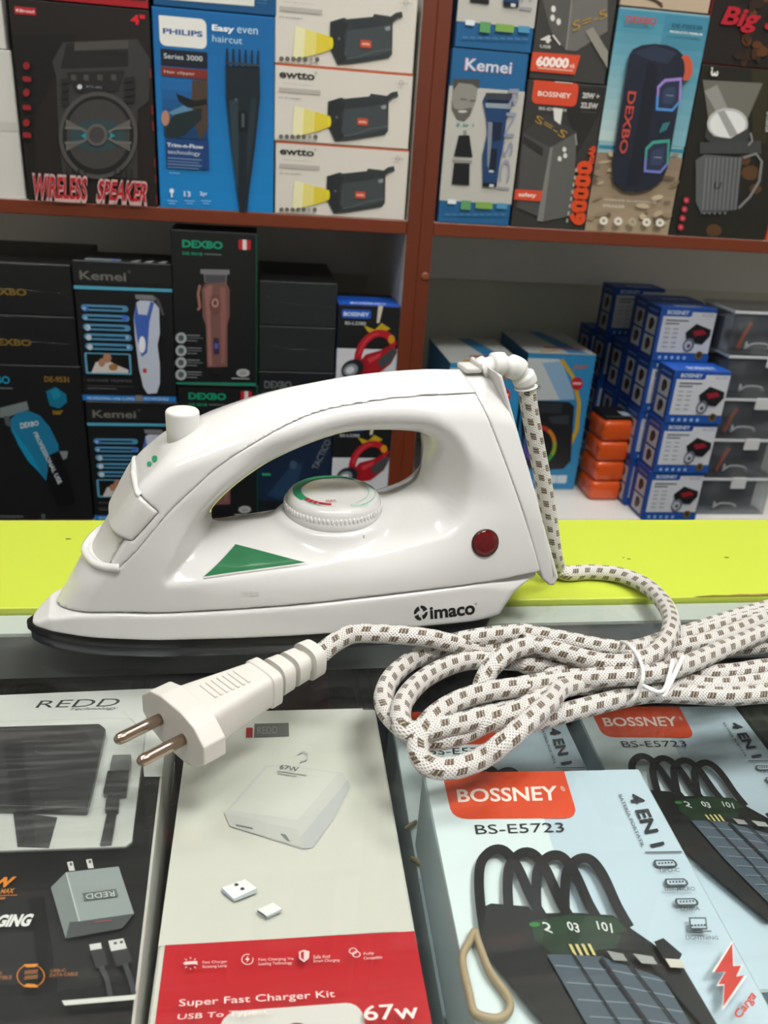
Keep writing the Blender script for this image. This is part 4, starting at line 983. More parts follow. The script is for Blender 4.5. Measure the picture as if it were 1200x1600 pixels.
d1 = carton_at('beach_speaker_box', .4108, .5222, YF + .001, .10, ZT, .4008, front='#8fb4bb', side='#55707a', label='carton with a navy barrel speaker standing on a beach under blue sky'); beach_art(d1)
d2 = carton_at('beach_speaker_box', .4100, .5195, YF + .001, .10, .4014, .555, front='#b8a48c', side='#6d6052', label='sand-coloured carton lying on top of the beach speaker carton')
a = Art(d2, zoom=ZD); a.line('picture', '#4a382c', [(420, -20), (500, 10), (540, 45)], 16); a.line('picture', '#4a382c', [(480, -10), (540, 25)], 8); a.done()
# black and red boxes
def lantern_art(c):
    a = Art(c, zoom=ZD)
    a.poly('background', '#2e2a18', [(1100, 420), (1200, 440), (1190, 900), (1100, 880)])
    for x, y, r in ((1090, 1080, 60), (1120, 1180, 40), (860, 1440, 50), (1050, 1000, 40)): a.ell('background', '#54381e', x, y, r, r * .8, 10)
    a.poly('light_beam', '#6b6a60', [(790, 500), (1165, 520), (1070, 745), (825, 745)]); a.poly('light_beam', '#8f8e88', [(800, 570), (880, 530), (1020, 840), (960, 850)])
    P = 'lantern_picture'
    a.ell(P, '#b9bab8', 945, 775, 128, 100, 28); a.ell(P, '#dededc', 945, 778, 112, 86, 28); a.poly(P, '#9a9a98', [(880, 700), (925, 690), (1010, 840), (960, 858)])
    a.poly(P, '#3a3b3b', [(810, 800), (860, 850), (960, 865), (1075, 800), (1085, 850), (1060, 910), (900, 935), (800, 860)])
    a.poly(P, '#3f4041', [(770, 890), (1150, 880), (1155, 960), (770, 960)]); a.poly(P, '#57595b', [(745, 1000), (800, 965), (1035, 985), (1000, 1310), (780, 1340), (745, 1260)])
    for k in range(9): a.line(P, '#77797a', [(812 + 26 * k, 985), (790 + 25 * k, 1310)], 8)
    a.line(P, '#7c7d7c', [(1040, 985), (1120, 960), (1155, 1010), (1140, 1130), (1080, 1230), (1010, 1300)], 16); a.line(P, '#8d8e8c', [(1085, 830), (1095, 880), (1070, 910)], 10)
    a.text('lettering', '#222222', 'U', 862, 1135, 894, 1180)
    for k in range(5): a.ell(P, '#2b2b2c', 795 + 32 * k, 1330, 12, 14, 10); a.ell(P, '#86888a', 795 + 32 * k, 1330, 6, 7, 8)
    for k, y in enumerate((1250, 1306, 1362, 1418)): a.ell('icon', '#b02c3c', 682 - k * 12, y, 19, 20, 12); a.ell('icon', '#e08a90', 682 - k * 12, y, 6, 7, 8)
    a.text('lettering', '#e8e6e0', '.3', 0, 0, 0, 0, quad=[(880, 425), (876, 480), (830, 476), (835, 420)], bold=.03)
    a.text('lettering', '#d8d6d0', 'SPEAKER', 0, 0, 0, 0, quad=[(1200, 700), (1190, 830), (1170, 826), (1180, 698)])
    a.done()
l1 = carton_at('lantern_box', .5240, .6570, YF + .001, .12, ZT, .3515, front='#1c1a14', side='#121010', label='black carton printed with a grey lantern speaker and its light beam'); lantern_art(l1)
l2 = carton_at('speaker_box', .5215, .6600, YF + .001, .12, .3521, .50, front='#1d1512', side='#8c1a20', label='black carton with red brush script, stacked on the lantern carton')
a = Art(l2, zoom=ZD)
import random as _r; rnd = _r.Random(8)
for k in range(22): a.ell('background', rnd.choice(['#5a3416', '#3b2412', '#6b4420', '#2c1d12']), rnd.uniform(1000, 1190), rnd.uniform(-40, 380), rnd.uniform(14, 50), rnd.uniform(20, 50), 9)
a.text('script_lettering', '#b0182a', 'Big S', 0, 0, 0, 0, quad=[(885, 30), (1300, 80), (1290, 235), (880, 185)], bold=.03, shear=.15)
a.done()
c = carton_at('orange_box', .6590, .76, YF + .002, .12, ZT, .30, front='#c94a1e', side='#a33a16', label='orange carton at the far end beside the lantern carton')
a = Art(c); a.rect('front_panel', '#1d1512', .02, 0, 1, .72, px=False); a.done()
# ================================================================== cartons in the lower bay, clipper side
ZE, ZFF, ZG, ZH, ZI = (0, 340, 3.333), (260, 340, 2.857), (640, 360, 3.333), (900, 400, 3.72), (400, 540, 2.308)
ZL = LOW_TOP + 0.0003
M_SHRINK = thin_glass('shrink_film', (0.97, 0.97, 0.97), 1.42, 0.08)
def film_crease(o, pts, wid=.0006):
    """a light wrinkle of clear wrapping on a carton front (front fractions)"""
    w, d, h = o['_w'], o['_d'], o['_h']
    P = [(-w / 2 + u * w, -d / 2 - .0008, h - v * h) for u, v in pts]
    return tube('film_crease', smooth_curve(P, 4), wid, M_SHRINK, o, 6)
def black_box(name, x0, x1, z0, z1, dep, label, **k):
    return carton_at(name, x0, x1, YF, dep, z0, z1, front=k.pop('front', '#17181a'), side='#101112', label=label, **k)
# teal clipper carton and two wrapped cartons above it
c = black_box('clipper_box', -.36, -.2125, ZL, -.0345, .09, 'black carton with a teal professional clipper, under the two film-wrapped gold-lettered cartons')
a = Art(c, zoom=ZE)
a.text('logo_lettering', '#1c8fae', 'EXBO', -90, 822, 54, 866, bold=.03); a.rect('lettering', '#6a7476', -40, 884, 66, 892)
a.text('lettering', '#8a6a2a', 'DE-9531', 230, 826, 360, 858, bold=.02); a.text('lettering', '#a08428', '360°', 272, 1002, 330, 1026, bold=.02)
P = 'clipper_picture'
a.poly(P, '#0f6a86', [(240, 905), (290, 880), (345, 920), (350, 960), (310, 995), (260, 980)]); a.poly(P, '#17809e', [(260, 900), (300, 890), (320, 930), (280, 950)])
a.poly(P, '#6f7a7a', [(0, 990), (140, 955), (152, 1000), (30, 1040), (0, 1040)]); a.poly(P, '#4b5556', [(20, 1030), (50, 1035), (60, 1090), (30, 1080)])
a.poly(P, '#1a6f92', [(55, 1050), (90, 1015), (150, 1005), (210, 1030), (260, 1090), (305, 1180), (310, 1230), (260, 1260), (240, 1370), (160, 1270), (100, 1180), (60, 1110)])
a.poly(P, '#0f86ac', [(55, 1070), (90, 1130), (165, 1230), (220, 1340), (150, 1270), (95, 1180)]); a.poly(P, '#0b0d0f', [(250, 1240), (310, 1210), (370, 1380), (390, 1480), (310, 1500), (250, 1390)])
a.poly(P, '#7b8484', [(310, 1215), (355, 1215), (350, 1250), (330, 1260)]); a.text('lettering', '#c6d6da', 'DEXBO', 0, 0, 0, 0, quad=[(105, 1068), (200, 1055), (203, 1080), (110, 1098)], bold=.02)
a.text('lettering', '#c2cdd0', 'PROFESSIONAL USE', 0, 0, 0, 0, quad=[(195, 1115), (325, 1375), (305, 1388), (172, 1118)], bold=.02)
a.rect('lettering', '#4a5254', 0, 1548, 125, 1562); a.rect('lettering', '#4a5254', 215, 1540, 240, 1568)
a.done()
for z0, z1, lb, g in ((-.0340, .0262, 'black film-wrapped carton with gold lettering, lower of the pair', 'XBO'), (.0266, .0870, 'black film-wrapped carton with gold lettering, upper of the pair', 'EXBO')):
    c = black_box('wrapped_clipper_box', -.36, -.2140, z0, z1, .19, lb, group='film-wrapped gold-lettered cartons')
    a = Art(c, zoom=ZE)
    if z0 < 0: a.text('logo_lettering', '#7a6224', 'DEXBO', -65, 628, 165, 670, bold=.03)
    else: a.text('logo_lettering', '#7a6224', 'DEXBO', -90, 362, 140, 408, bold=.03)
    a.done()
    for q in ([(0, .5), (.5, .5), (.99, .56)], [(.99, .0), (.99, .5), (.985, 1)], [(0, .03), (1, .03)], [(.99, .5), (.955, .40), (.94, .33)], [(.99, .52), (.96, .6), (.945, .66)], [(.99, .51), (.95, .5), (.93, .47)]): film_crease(c, q, .0003)
# black clipper cartons with blue stripes
def kemei_cl(c):
    a = Art(c, zoom=ZE)
    a.rect('band', '#1b1c1e', 372, 236, 895, 355); a.text('logo_lettering', '#6a6963', 'Kemei', 412, 275, 658, 332, bold=.02); a.text('logo_lettering', '#6a6963', '®', 664, 274, 682, 290)
    a.poly('band', '#4fa0ba', [(375, 352), (900, 372), (900, 388), (375, 370)])
    for k in range(5):
        y = 472 + 50 * k; x = 420 + 6 * k
        a.rect('feature_bar', '#4f8db0', x, y - 22, x + 250, y + 20, r=.004); a.rect('feature_bar', '#152430', x + 30, y - 9, x + 220, y + 9, r=.0015)
        a.ell('icon', '#3d63c2' if k < 2 else '#b9c4cc', x + 26 if k != 1 else x + 225, y, 15, 16, 12); a.ell('icon', '#8fb0cc', x + 225 if k > 2 else x + 20, y, 9, 10, 10)
    a.rect('photo_frame', '#5b9fbe', 440, 700, 688, 816, r=.002); a.rect('photo', '#10120f', 452, 706, 678, 806)
    a.poly('photo', '#c9c4be', [(480, 800), (500, 750), (560, 740), (620, 770), (670, 790), (670, 806), (480, 806)]); a.ell('photo', '#a57a60', 560, 728, 22, 26, 12); a.ell('photo', '#a57a60', 532, 752, 18, 22, 12); a.ell('photo', '#9a6f40', 592, 775, 24, 18, 12)
    a.text('lettering', '#5a5d60', 'KM-HAIR TRIMMER', 458, 836, 690, 856); a.rect('lettering', '#9a9c9c', 458, 872, 700, 877); a.rect('lettering', '#9a9c9c', 458, 884, 610, 889)
    P = 'clipper_picture'
    a.poly(P, '#77777a', [(704, 398), (800, 402), (815, 428), (710, 422)]); a.poly(P, '#4a4a4a', [(805, 405), (828, 420), (858, 500), (850, 512), (820, 450)])
    a.poly(P, '#b9c1cf', [(712, 440), (730, 428), (800, 432), (830, 470), (834, 600), (822, 660), (834, 760), (834, 860), (818, 910), (770, 914), (748, 880), (725, 780), (705, 620), (698, 520)])
    a.poly(P, '#3d5fae', [(712, 440), (722, 500), (768, 505), (785, 435), (805, 438), (780, 540), (768, 700), (740, 722), (718, 640), (700, 520)]); a.ell(P, '#e4e8ee', 742, 658, 18, 44, 16); a.rect(P, '#b4392f', 746, 782, 766, 804)
    a.rect('band', '#1f74bd', 432, 918, 920, 956); a.text('lettering', '#bfe0f6', 'PROFESSIONAL HAIR CLIPPER', 458, 928, 704, 948); a.rect('band', '#7c7870', 708, 920, 746, 952); a.text('lettering', '#bfe0f6', 'RECHARGEABLE', 752, 930, 880, 948)
    a.done()
    t = Art(c, 'top')
    for u in (.62, .76, .9): t.poly('top_print', '#9ca1a4', [(u - .04, .96), (u + .03, .96), (u + .06, .74), (u + .01, .74)], px=False)
    t.rect('top_print', '#7f8a90', .12, .76, .48, .96, px=False); t.ell('top_print', '#4c72c2', .42, .84, .03, .08, px=False); t.done()
k1 = black_box('trimmer_box', -.2118, -.0980, -.0785, .0930, .08, 'black trimmer carton with a white and blue clipper, upper of the pair', group='black trimmer cartons with a blue band'); kemei_cl(k1)
k2 = copy_tree(k1); k2.location = (-.1530, k1.location.y - .0005, -.0785 - .1716); tag(k2, 'black trimmer carton with a white and blue clipper, lower of the pair')
k2.location.z = -.2502
for ch in list(k2.children): pass
# black cartons with rose clipper
def rose_art(c):
    a = Art(c, zoom=ZFF)
    a.text('logo_lettering', '#15916c', 'DEXBO', 70, 98, 252, 142, bold=.04); a.text('lettering', '#15916c', 'DE-9018', 72, 152, 160, 170, bold=.02); a.rect('lettering', '#6f7a76', 168, 160, 245, 168)
    a.rect('flag', '#b3202c', 322, 98, 376, 144); a.rect('flag', '#d9d6d2', 340, 98, 358, 144)
    P = 'clipper_picture'
    a.poly(P, '#77767a', [(152, 230), (282, 232), (282, 252), (270, 255), (268, 292), (170, 290), (168, 252), (152, 250)]); a.poly(P, '#4a494c', [(172, 254), (266, 256), (264, 290), (174, 288)])
    a.poly(P, '#74504b', [(158, 318), (175, 292), (268, 292), (282, 320), (282, 440), (272, 480), (272, 665), (182, 668), (176, 480), (162, 440)])
    a.poly(P, '#936660', [(170, 320), (190, 300), (205, 300), (196, 440), (205, 660), (188, 660), (182, 480)]); a.poly(P, '#8a5c55', [(240, 310), (262, 310), (268, 440), (258, 650), (246, 650)])
    a.ell(P, '#6d4743', 218, 388, 26, 50, 20); a.ell(P, '#b98a82', 218, 380, 16, 20, 14); a.ell(P, '#5f3d3a', 218, 380, 9, 12, 12); a.rect(P, '#3c2a44', 210, 535, 236, 608, r=.002); a.rect(P, '#4f58a0', 215, 560, 231, 585)
    a.line(P, '#9a6a62', [(150, 300), (142, 340), (150, 400), (140, 412)], 12); a.rect(P, '#1d1b1c', 205, 668, 250, 700)
    for k, y in enumerate((536, 592, 645, 698)):
        a.ell('icon', '#9da5a5', 66, y, 25, 25, 18); a.ell('icon', '#4f5757', 66, y, 13, 14, 12)
        a.rect('lettering', '#8d9494', 92, y - 14, 150 + 8 * (k % 2), y - 9); a.rect('lettering', '#8d9494', 92, y - 2, 164 - 8 * (k % 2), y + 2); a.rect('lettering', '#8d9494', 92, y + 10, 138, y + 14)
    a.ell('icon', '#a9adac', 342, 690, 30, 18, 16); a.text('lettering', '#2c2e2e', 'LED', 328, 682, 356, 698); a.rect('lettering', '#a9adac', 292, 712, 370, 718)
    a.poly('band', '#15795c', [(44, 730), (406, 734), (406, 747), (46, 744)]); a.poly('band', '#0f4a3a', [(398, 68), (405, 68), (407, 744), (400, 744)])
    a.done()
r1 = black_box('rose_clipper_box', -.0975, .0035, -.0530, .1330, .07, 'black carton with a rose gold clipper, upper of two', group='black rose gold clipper cartons'); rose_art(r1)
r2 = copy_tree(r1); r2.location = (-.0455, r1.location.y, -.2393); tag(r2, 'black carton with a rose gold clipper, lower of two')
r2.location.z = ZL - .0012
# film-wrapped dark cartons, tactical torch carton under them
for z0, z1, lb in ((.0243, .0785, 'blank dark carton in wrinkled clear film, upper of the pair beside the torch carton'), (-.0338, .0238, 'blank dark carton in wrinkled clear film, lower of the pair beside the torch carton')):
    c = black_box('wrapped_carton', .0062, .1025, z0, z1, .17, lb, front='#222527', group='blank film-wrapped cartons')
    film_crease(c, [(.0, .02), (1, .02)], .0004); film_crease(c, [(.995, 0), (.99, .5), (.995, 1)], .0004); film_crease(c, [(.30, .46), (.6, .5), (1, .53)], .0004)
    for k in range(7):
        t = math.radians(115 + 22 * k); L = .16 + .16 * ((k * 7) % 5) / 5
        film_crease(c, [(.30, .46), (.30 + L * .5 * math.cos(t), .46 + L * 1.1 * math.sin(t) * .5), (max(.01, .30 + L * math.cos(t)), min(.97, max(.03, .46 + L * 1.5 * math.sin(t))))], .00022)
    for k in range(4): film_crease(c, [(.99, .52), (.9 - .03 * k, .58 + .08 * k), (.82 - .05 * k, .66 + .08 * k)], .0002)
c = black_box('tactical_torch_box', .0055, .1035, ZL, -.0345, .15, 'dark navy carton with a vertical title, seen under the iron handle', front='#16191d')
a = Art(c, zoom=ZI)
a.text('logo_lettering', '#5f6466', 'DEXBO', 30, 126, 128, 156, bold=.03); a.rect('lettering', '#4a4e50', 20, 166, 90, 172)
a.poly('picture', '#16253c', [(0, 420), (270, 330), (270, 560), (0, 560)]); a.poly('picture', '#1f3a56', [(40, 540), (120, 440), (170, 420), (150, 500), (90, 555)]); a.ell('picture', '#3b4f62', 135, 430, 14, 16, 12); a.rect('picture', '#2f9a6a', 22, 460, 52, 468)
a.text('lettering', '#6a7076', 'TACTICO', 0, 0, 0, 0, quad=[(200, 440), (250, 335), (272, 345), (222, 448)], bold=.02)
a.done()
# torch cartons
def torch_art(c):
    a = Art(c, zoom=ZFF)
    a.rect('front_panel', '#c9cbd0', 762, 582, 1045, 830); a.rect('front_panel', '#16181a', 764, 392, 1045, 582)
    a.rect('logo_panel', '#1c56b8', 784, 408, 912, 452, r=.003); a.text('logo_lettering', '#dfe7f4', 'BOSSNEY', 792, 420, 904, 442, bold=.02); a.text('lettering', '#b9bcc0', 'BS-L2380', 798, 462, 890, 480, bold=.02)
    P = 'torch_picture'
    a.poly(P, '#c9c3b4', [(946, 392), (968, 392), (950, 470), (938, 470)]); a.poly(P, '#b59a1e', [(880, 480), (930, 500), (960, 470), (1000, 495), (950, 520), (900, 510)])
    a.poly(P, '#9a1522', [(856, 648), (890, 610), (960, 590), (1012, 560), (1030, 598), (1004, 648), (940, 700), (884, 706)])
    a.line(P, '#a81826', smooth_curve([(852, 640), (862, 592), (892, 545), (938, 517), (985, 524), (1018, 572)], 4), 32)
    a.line(P, '#c9424a', smooth_curve([(858, 612), (880, 562), (920, 525), (950, 518)], 4), 7); a.poly(P, '#c23a44', [(896, 628), (960, 602), (952, 622), (905, 650)])
    a.poly(P, '#3f4245', [(940, 640), (1012, 578), (1028, 600), (1004, 642), (958, 672)]); a.ell(P, '#c98a1c', 1004, 542, 15, 20, 14)
    a.ell(P, '#8a1420', 852, 668, 44, 40, 20); a.ell(P, '#1d1f23', 830, 674, 52, 40, 24, rot=-25); a.ell(P, '#7f858c', 822, 678, 34, 26, 20, rot=-25); a.ell(P, '#c6cacf', 820, 679, 20, 15, 16, rot=-25)
    a.rect('band', '#1c56b8', 762, 822, 1045, 836)
    a.done()
    t = Art(c, 'top'); t.rect('top_print', '#1b58c0', 0, .3, 1, 1, px=False); t.text('top_print', '#c6d4ee', 'BOSSNEY', .2, .8, .8, .95, px=False, bold=.02); t.done()
t1 = carton_at('torch_box', .1048, .1832, YF, .08, -.0960, .0540, front='#16181a', side='#1f3f9a', top='#10131c', label='carton with a red lantern torch under a blue lid flap, upper of two', group='red lantern torch cartons'); torch_art(t1)
t2 = copy_tree(t1); t2.location = (t1.location.x, t1.location.y, ZL - .0125); tag(t2, 'carton with a red lantern torch, lower one showing through the iron handle')
# lower copies are cut short by the shelf: rest them on it
for o, zt in ((k2, -.0790), (r2, -.0535), (t2, -.0965)):
    h = o['_h']; o.scale.z = (zt - ZL) / h; o.location.z = ZL

# ================================================================== lower bay, torch and case side
def party_art(c):
    a = Art(c, zoom=ZG)
    a.poly('background', '#c9cfce', [(480, 660), (780, 670), (830, 800), (860, 880), (640, 885), (585, 830), (500, 830)]); a.poly('background', '#8fb3cf', [(690, 690), (790, 680), (850, 830), (860, 880), (780, 880)])
    a.line('background', '#c9a227', [(790, 672), (850, 760), (882, 900), (870, 1040), (820, 1150), (700, 1260)], 20)
    a.text('lettering', '#b0662c', 'JADP', 848, 698, 925, 730, bold=.03, shear=.1); a.ell('badge', '#b8232c', 871, 797, 32, 34, 20); a.rect('lettering', '#e6c0c0', 850, 790, 892, 803)
    P = 'speaker_picture'
    a.poly(P, '#1c1f22', [(600, 905), (640, 885), (830, 892), (856, 915), (838, 1200), (800, 1240), (640, 1250), (585, 1210), (580, 1000)]); a.poly(P, '#2d3236', [(660, 900), (800, 900), (790, 950), (670, 950)]); a.poly(P, '#33393c', [(720, 970), (830, 960), (826, 1010), (740, 1005)])
    cols = ['#b8352c', '#c77a1f', '#8aa02a', '#2f8f4a', '#2f6fb0', '#5a4aa8', '#3f5a9a', '#2f8f4a']
    for k in range(8): a.ell(P, cols[k], 676, 1115, 88, 102, 6, ring=.22, a0=-100 + 45 * k, a1=-55 + 45 * k)
    a.ell(P, '#14171a', 676, 1115, 62, 72, 20)
    for x in (650, 715, 768): a.rect('icon', '#c3d2dc', x, 1272, x + 44, 1314, r=.0015)
    a.text('lettering', '#20262a', 'PARTY', 630, 805, 680, 825, bold=.02)
    a.done()
    t = Art(c, 'top'); t.rect('top_print', '#bfc2bf', 0, 0, 1, 1, px=False); t.poly('top_print', '#2f7fb0', [(.42, 0), (.62, 0), (.9, .95), (.62, .95)], px=False); t.poly('top_print', '#a8232a', [(.35, .7), (.95, .74), (.95, .8), (.35, .76)], px=False); t.poly('top_print', '#c99a22', [(.2, .9), (.5, .82), (.5, .86), (.2, .96)], px=False); t.done()
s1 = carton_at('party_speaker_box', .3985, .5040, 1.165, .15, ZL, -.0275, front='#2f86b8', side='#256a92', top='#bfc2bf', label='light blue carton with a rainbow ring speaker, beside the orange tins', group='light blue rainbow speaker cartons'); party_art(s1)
s2 = copy_tree(s1); s2.location = (.3180, 1.095 + .075, ZL); tag(s2, 'light blue carton with a rainbow ring speaker, half hidden by the iron heel')
# orange boxes, softly rounded
M_OR = mat('glossy_orange_plastic', '#d2521a', 0.28, coat=0.4)
for i in range(4):
    bm = box_bm(-.0245, .0245, -.0300, .0300, 0, .0320, .007, 3)
    o = link('orange_case', bm_mesh('orange_case', bm), M_OR, smooth=True); sharp_shade(o, 50)
    o.location = (.5375 + (.002 if i == 3 else .0007 * i), 1.1500, ZL + .0322 * i); o.rotation_euler = (0, 0, .05 * (i % 2) - .02)
    tag(o, 'glossy orange case, %s of the stack of four' % ('lowest', 'second from the shelf', 'second from the top', 'topmost')[i], 'case', 'stacked orange cases')
    box('lid_seam', -.0247, .0247, -.0302, .0302, .0228, .0234, M_OR, o, bev=.0002)
c = carton('black_leaflet', .045, .05, .006, (.5400, 1.1520, ZL + .1291), .05, front='#17181a', label='thin black card with a pale corner lying on the topmost orange case', cat='card')
a = Art(c, 'top'); a.rect('corner_print', '#aab4c0', .62, .55, .98, .98, px=False); a.done()
# blue and white headlamp cartons
def lamp_art(c):
    a = Art(c)
    F = 'front_panel'
    a.rect(F, '#c9ccd2', .06, .07, .99, .84, px=False); a.rect('logo_panel', '#1d4f9c', .0, .0, .56, .16, px=False, r=.003); a.rect('logo_panel', '#1d4f9c', 0, 0, .5, .14, px=False)
    a.text('logo_lettering', '#cfdaea', 'BOSSNEY', .12, .05, .5, .125, px=False, bold=.02); a.text('lettering', '#8c9099', 'BS-L2390', .74, .1, .94, .145, px=False)
    a.rect('lettering', '#6d727c', .12, .22, .52, .25, px=False); a.rect('lettering', '#6d727c', .12, .28, .36, .305, px=False)
    for y in (.38, .46, .54, .64, .72):
        for x in (.13, .28): a.rect('lettering', '#9a9ea8', x, y, x + .09, y + .02, px=False)
    P = 'headlamp_picture'
    a.poly(P, '#17181c', [(.5, .45), (.66, .28), (.94, .38), (.95, .5), (.84, .66), (.56, .62)], px=False); a.poly(P, '#8a1c28', [(.62, .42), (.8, .38), (.88, .46), (.68, .52)], px=False)
    a.ell(P, '#5d6270', .6, .68, .1, .13, 18, px=False); a.ell(P, '#aeb3ba', .59, .69, .07, .09, 16, px=False); a.ell(P, '#3f444e', .6, .7, .03, .04, 10, px=False)
    a.rect('band', '#1d4f9c', 0, .86, 1, 1, px=False)
    for k in range(5): a.rect('icon', '#8fb0dc', .1 + .11 * k, .9, .15 + .11 * k, .96, px=False)
    a.ell('icon', '#6d5a2c', .82, .87, .07, .08, 14, px=False); a.ell('icon', '#2f2a20', .82, .87, .04, .05, 12, px=False)
    a.done()
    s = Art(c, 'left'); P = 'side_panel'
    for v in (.2, .58):
        s.rect(P, '#aeb2b8', .28, v, .9, v + .34, px=False); s.ell(P, '#2a2422', .6, v + .14, .16, .1, 12, px=False); s.ell(P, '#4a2c26', .56, v + .2, .12, .08, 12, px=False)
    s.rect('lettering', '#5f79ae', .28, .08, .9, .12, px=False); s.done()
    t = Art(c, 'top'); t.text('top_print', '#b9cbea', 'BOSSNEY', .3, .55, .8, .85, px=False, bold=.03); t.done()
HB = (.0850, .0500, .0752)
proto = carton('headlamp_box', *HB, (.6115, 1.0525 + .025, ZL), 0, front='#1d4f9c', side='#1b3c86', top='#1f58b8', group='blue and white headlamp cartons'); lamp_art(proto)
rows = [(.6115, 1.0525, 3, 'front row'), (.6035, 1.1055, 4, 'second row'), (.6095, 1.1585, 4, 'third row'), (.6085, 1.2115, 3, 'fourth row'), (.6045, 1.2645, 4, 'fifth row'), (.5930, 1.3175 - .005, 3, 'row against the back rail')]
first = True
lv = ['lowest', 'second up', 'third up', 'fourth up']
for ri, (x, y, n, rn) in enumerate(rows):
    for i in range(n):
        o = proto if first else copy_tree(proto); first = False
        dx = (-.001, .0015, .003, -.004)[i] if ri == 0 else (.001, -.001, .0, .0)[i]
        o.location = (x + dx, y + .025, ZL + .0755 * i)
        if ri == 4: o.location.x -= .004
        tag(o, 'blue and white headlamp carton, %s in the %s of cartons' % (lv[i], rn), 'box')
# clear plastic cases with lids and earphones
M_CLEAR = thin_glass('clear_case_plastic', (0.86, 0.88, 0.90), 1.5, 0.06, haze=.04)
M_RIM = mat('frosted_rim', '#c9cbcc', 0.35)
def clear_case(x, y, z, i, label):
    t = empty('clear_case', (x, y, z)); tag(t, label, 'case', 'clear plastic cases in a stack')
    w, d, h = .112, .085, .0600
    bm = bmesh.new()
    for a in ((-w / 2, w / 2, -d / 2, -d / 2 + .0012, 0, h), (-w / 2, w / 2, d / 2 - .0012, d / 2, 0, h), (-w / 2, -w / 2 + .0012, -d / 2, d / 2, 0, h), (w / 2 - .0012, w / 2, -d / 2, d / 2, 0, h), (-w / 2, w / 2, -d / 2, d / 2, 0, .0012)): box_bm(*a, bm=bm)
    link('case_walls', bm_mesh('case_walls', bm), M_CLEAR, t)
    bm = bmesh.new()
    for a in ((-w / 2 - .002, w / 2 + .002, -d / 2 - .002, -d / 2 + .001), (-w / 2 - .002, w / 2 + .002, d / 2 - .001, d / 2 + .002), (-w / 2 - .002, -w / 2 + .001, -d / 2, d / 2), (w / 2 - .001, w / 2 + .002, -d / 2, d / 2)): box_bm(*a, h - .0035, h, bm=bm)
    link('lid_rim', bm_mesh('lid_rim', bm), M_RIM, t)
    box('lid', -w / 2, w / 2, -d / 2, d / 2, h, h + .0014, M_CLEAR, t)
    if i != 4:
        lt = box('latch', -.012 + .004 * i, .012 + .004 * i, -d / 2 - .0042, -d / 2 - .002, h - .016, h + .002, M_RIM, t, .0012, 2)
    box('lining', -w / 2 + .004, w / 2 - .004, -d / 2 + .03, d / 2 - .004, .0014, h * .75, mat('dark_lining', '#595e63', 0.6), t)
    k = smooth_curve([(-.03 + .01 * math.cos(q * 1.1) + .006 * q, -d / 2 + .012 + .004 * math.sin(q * 2.1), .006 + .004 * (1 + math.sin(q * 1.7))) for q in range(8)], 4)
    tube('earphone_cable', k, .0016, mat('white_cable', '#d8d6d0', 0.4), t, 8)
    if i in (1, 2, 4):
        tube('coloured_strap', smooth_curve([(-.036, -d / 2 + .008, .006), (-.03, -d / 2 + .008, .028), (-.022, -d / 2 + .01, .042)], 5), .003, mat('coral_plastic', '#b5583a', 0.4), t, 8)
    return t
for i in range(5):
    clear_case((.7200, .7210, .7180, .7150, .7080)[i], 1.07 + .0425, ZL + .0618 * i, i, 'clear case with earphone cable inside, %s of five stacked' % ('lowest', 'second from below', 'middle', 'second from above', 'topmost')[i])
# ================================================================== goods lying under the counter glass
ZJ, ZK, ZM = (0, 1050, 2.907), (230, 1080, 2.553), (620, 1080, 2.069)
DK = -.1107
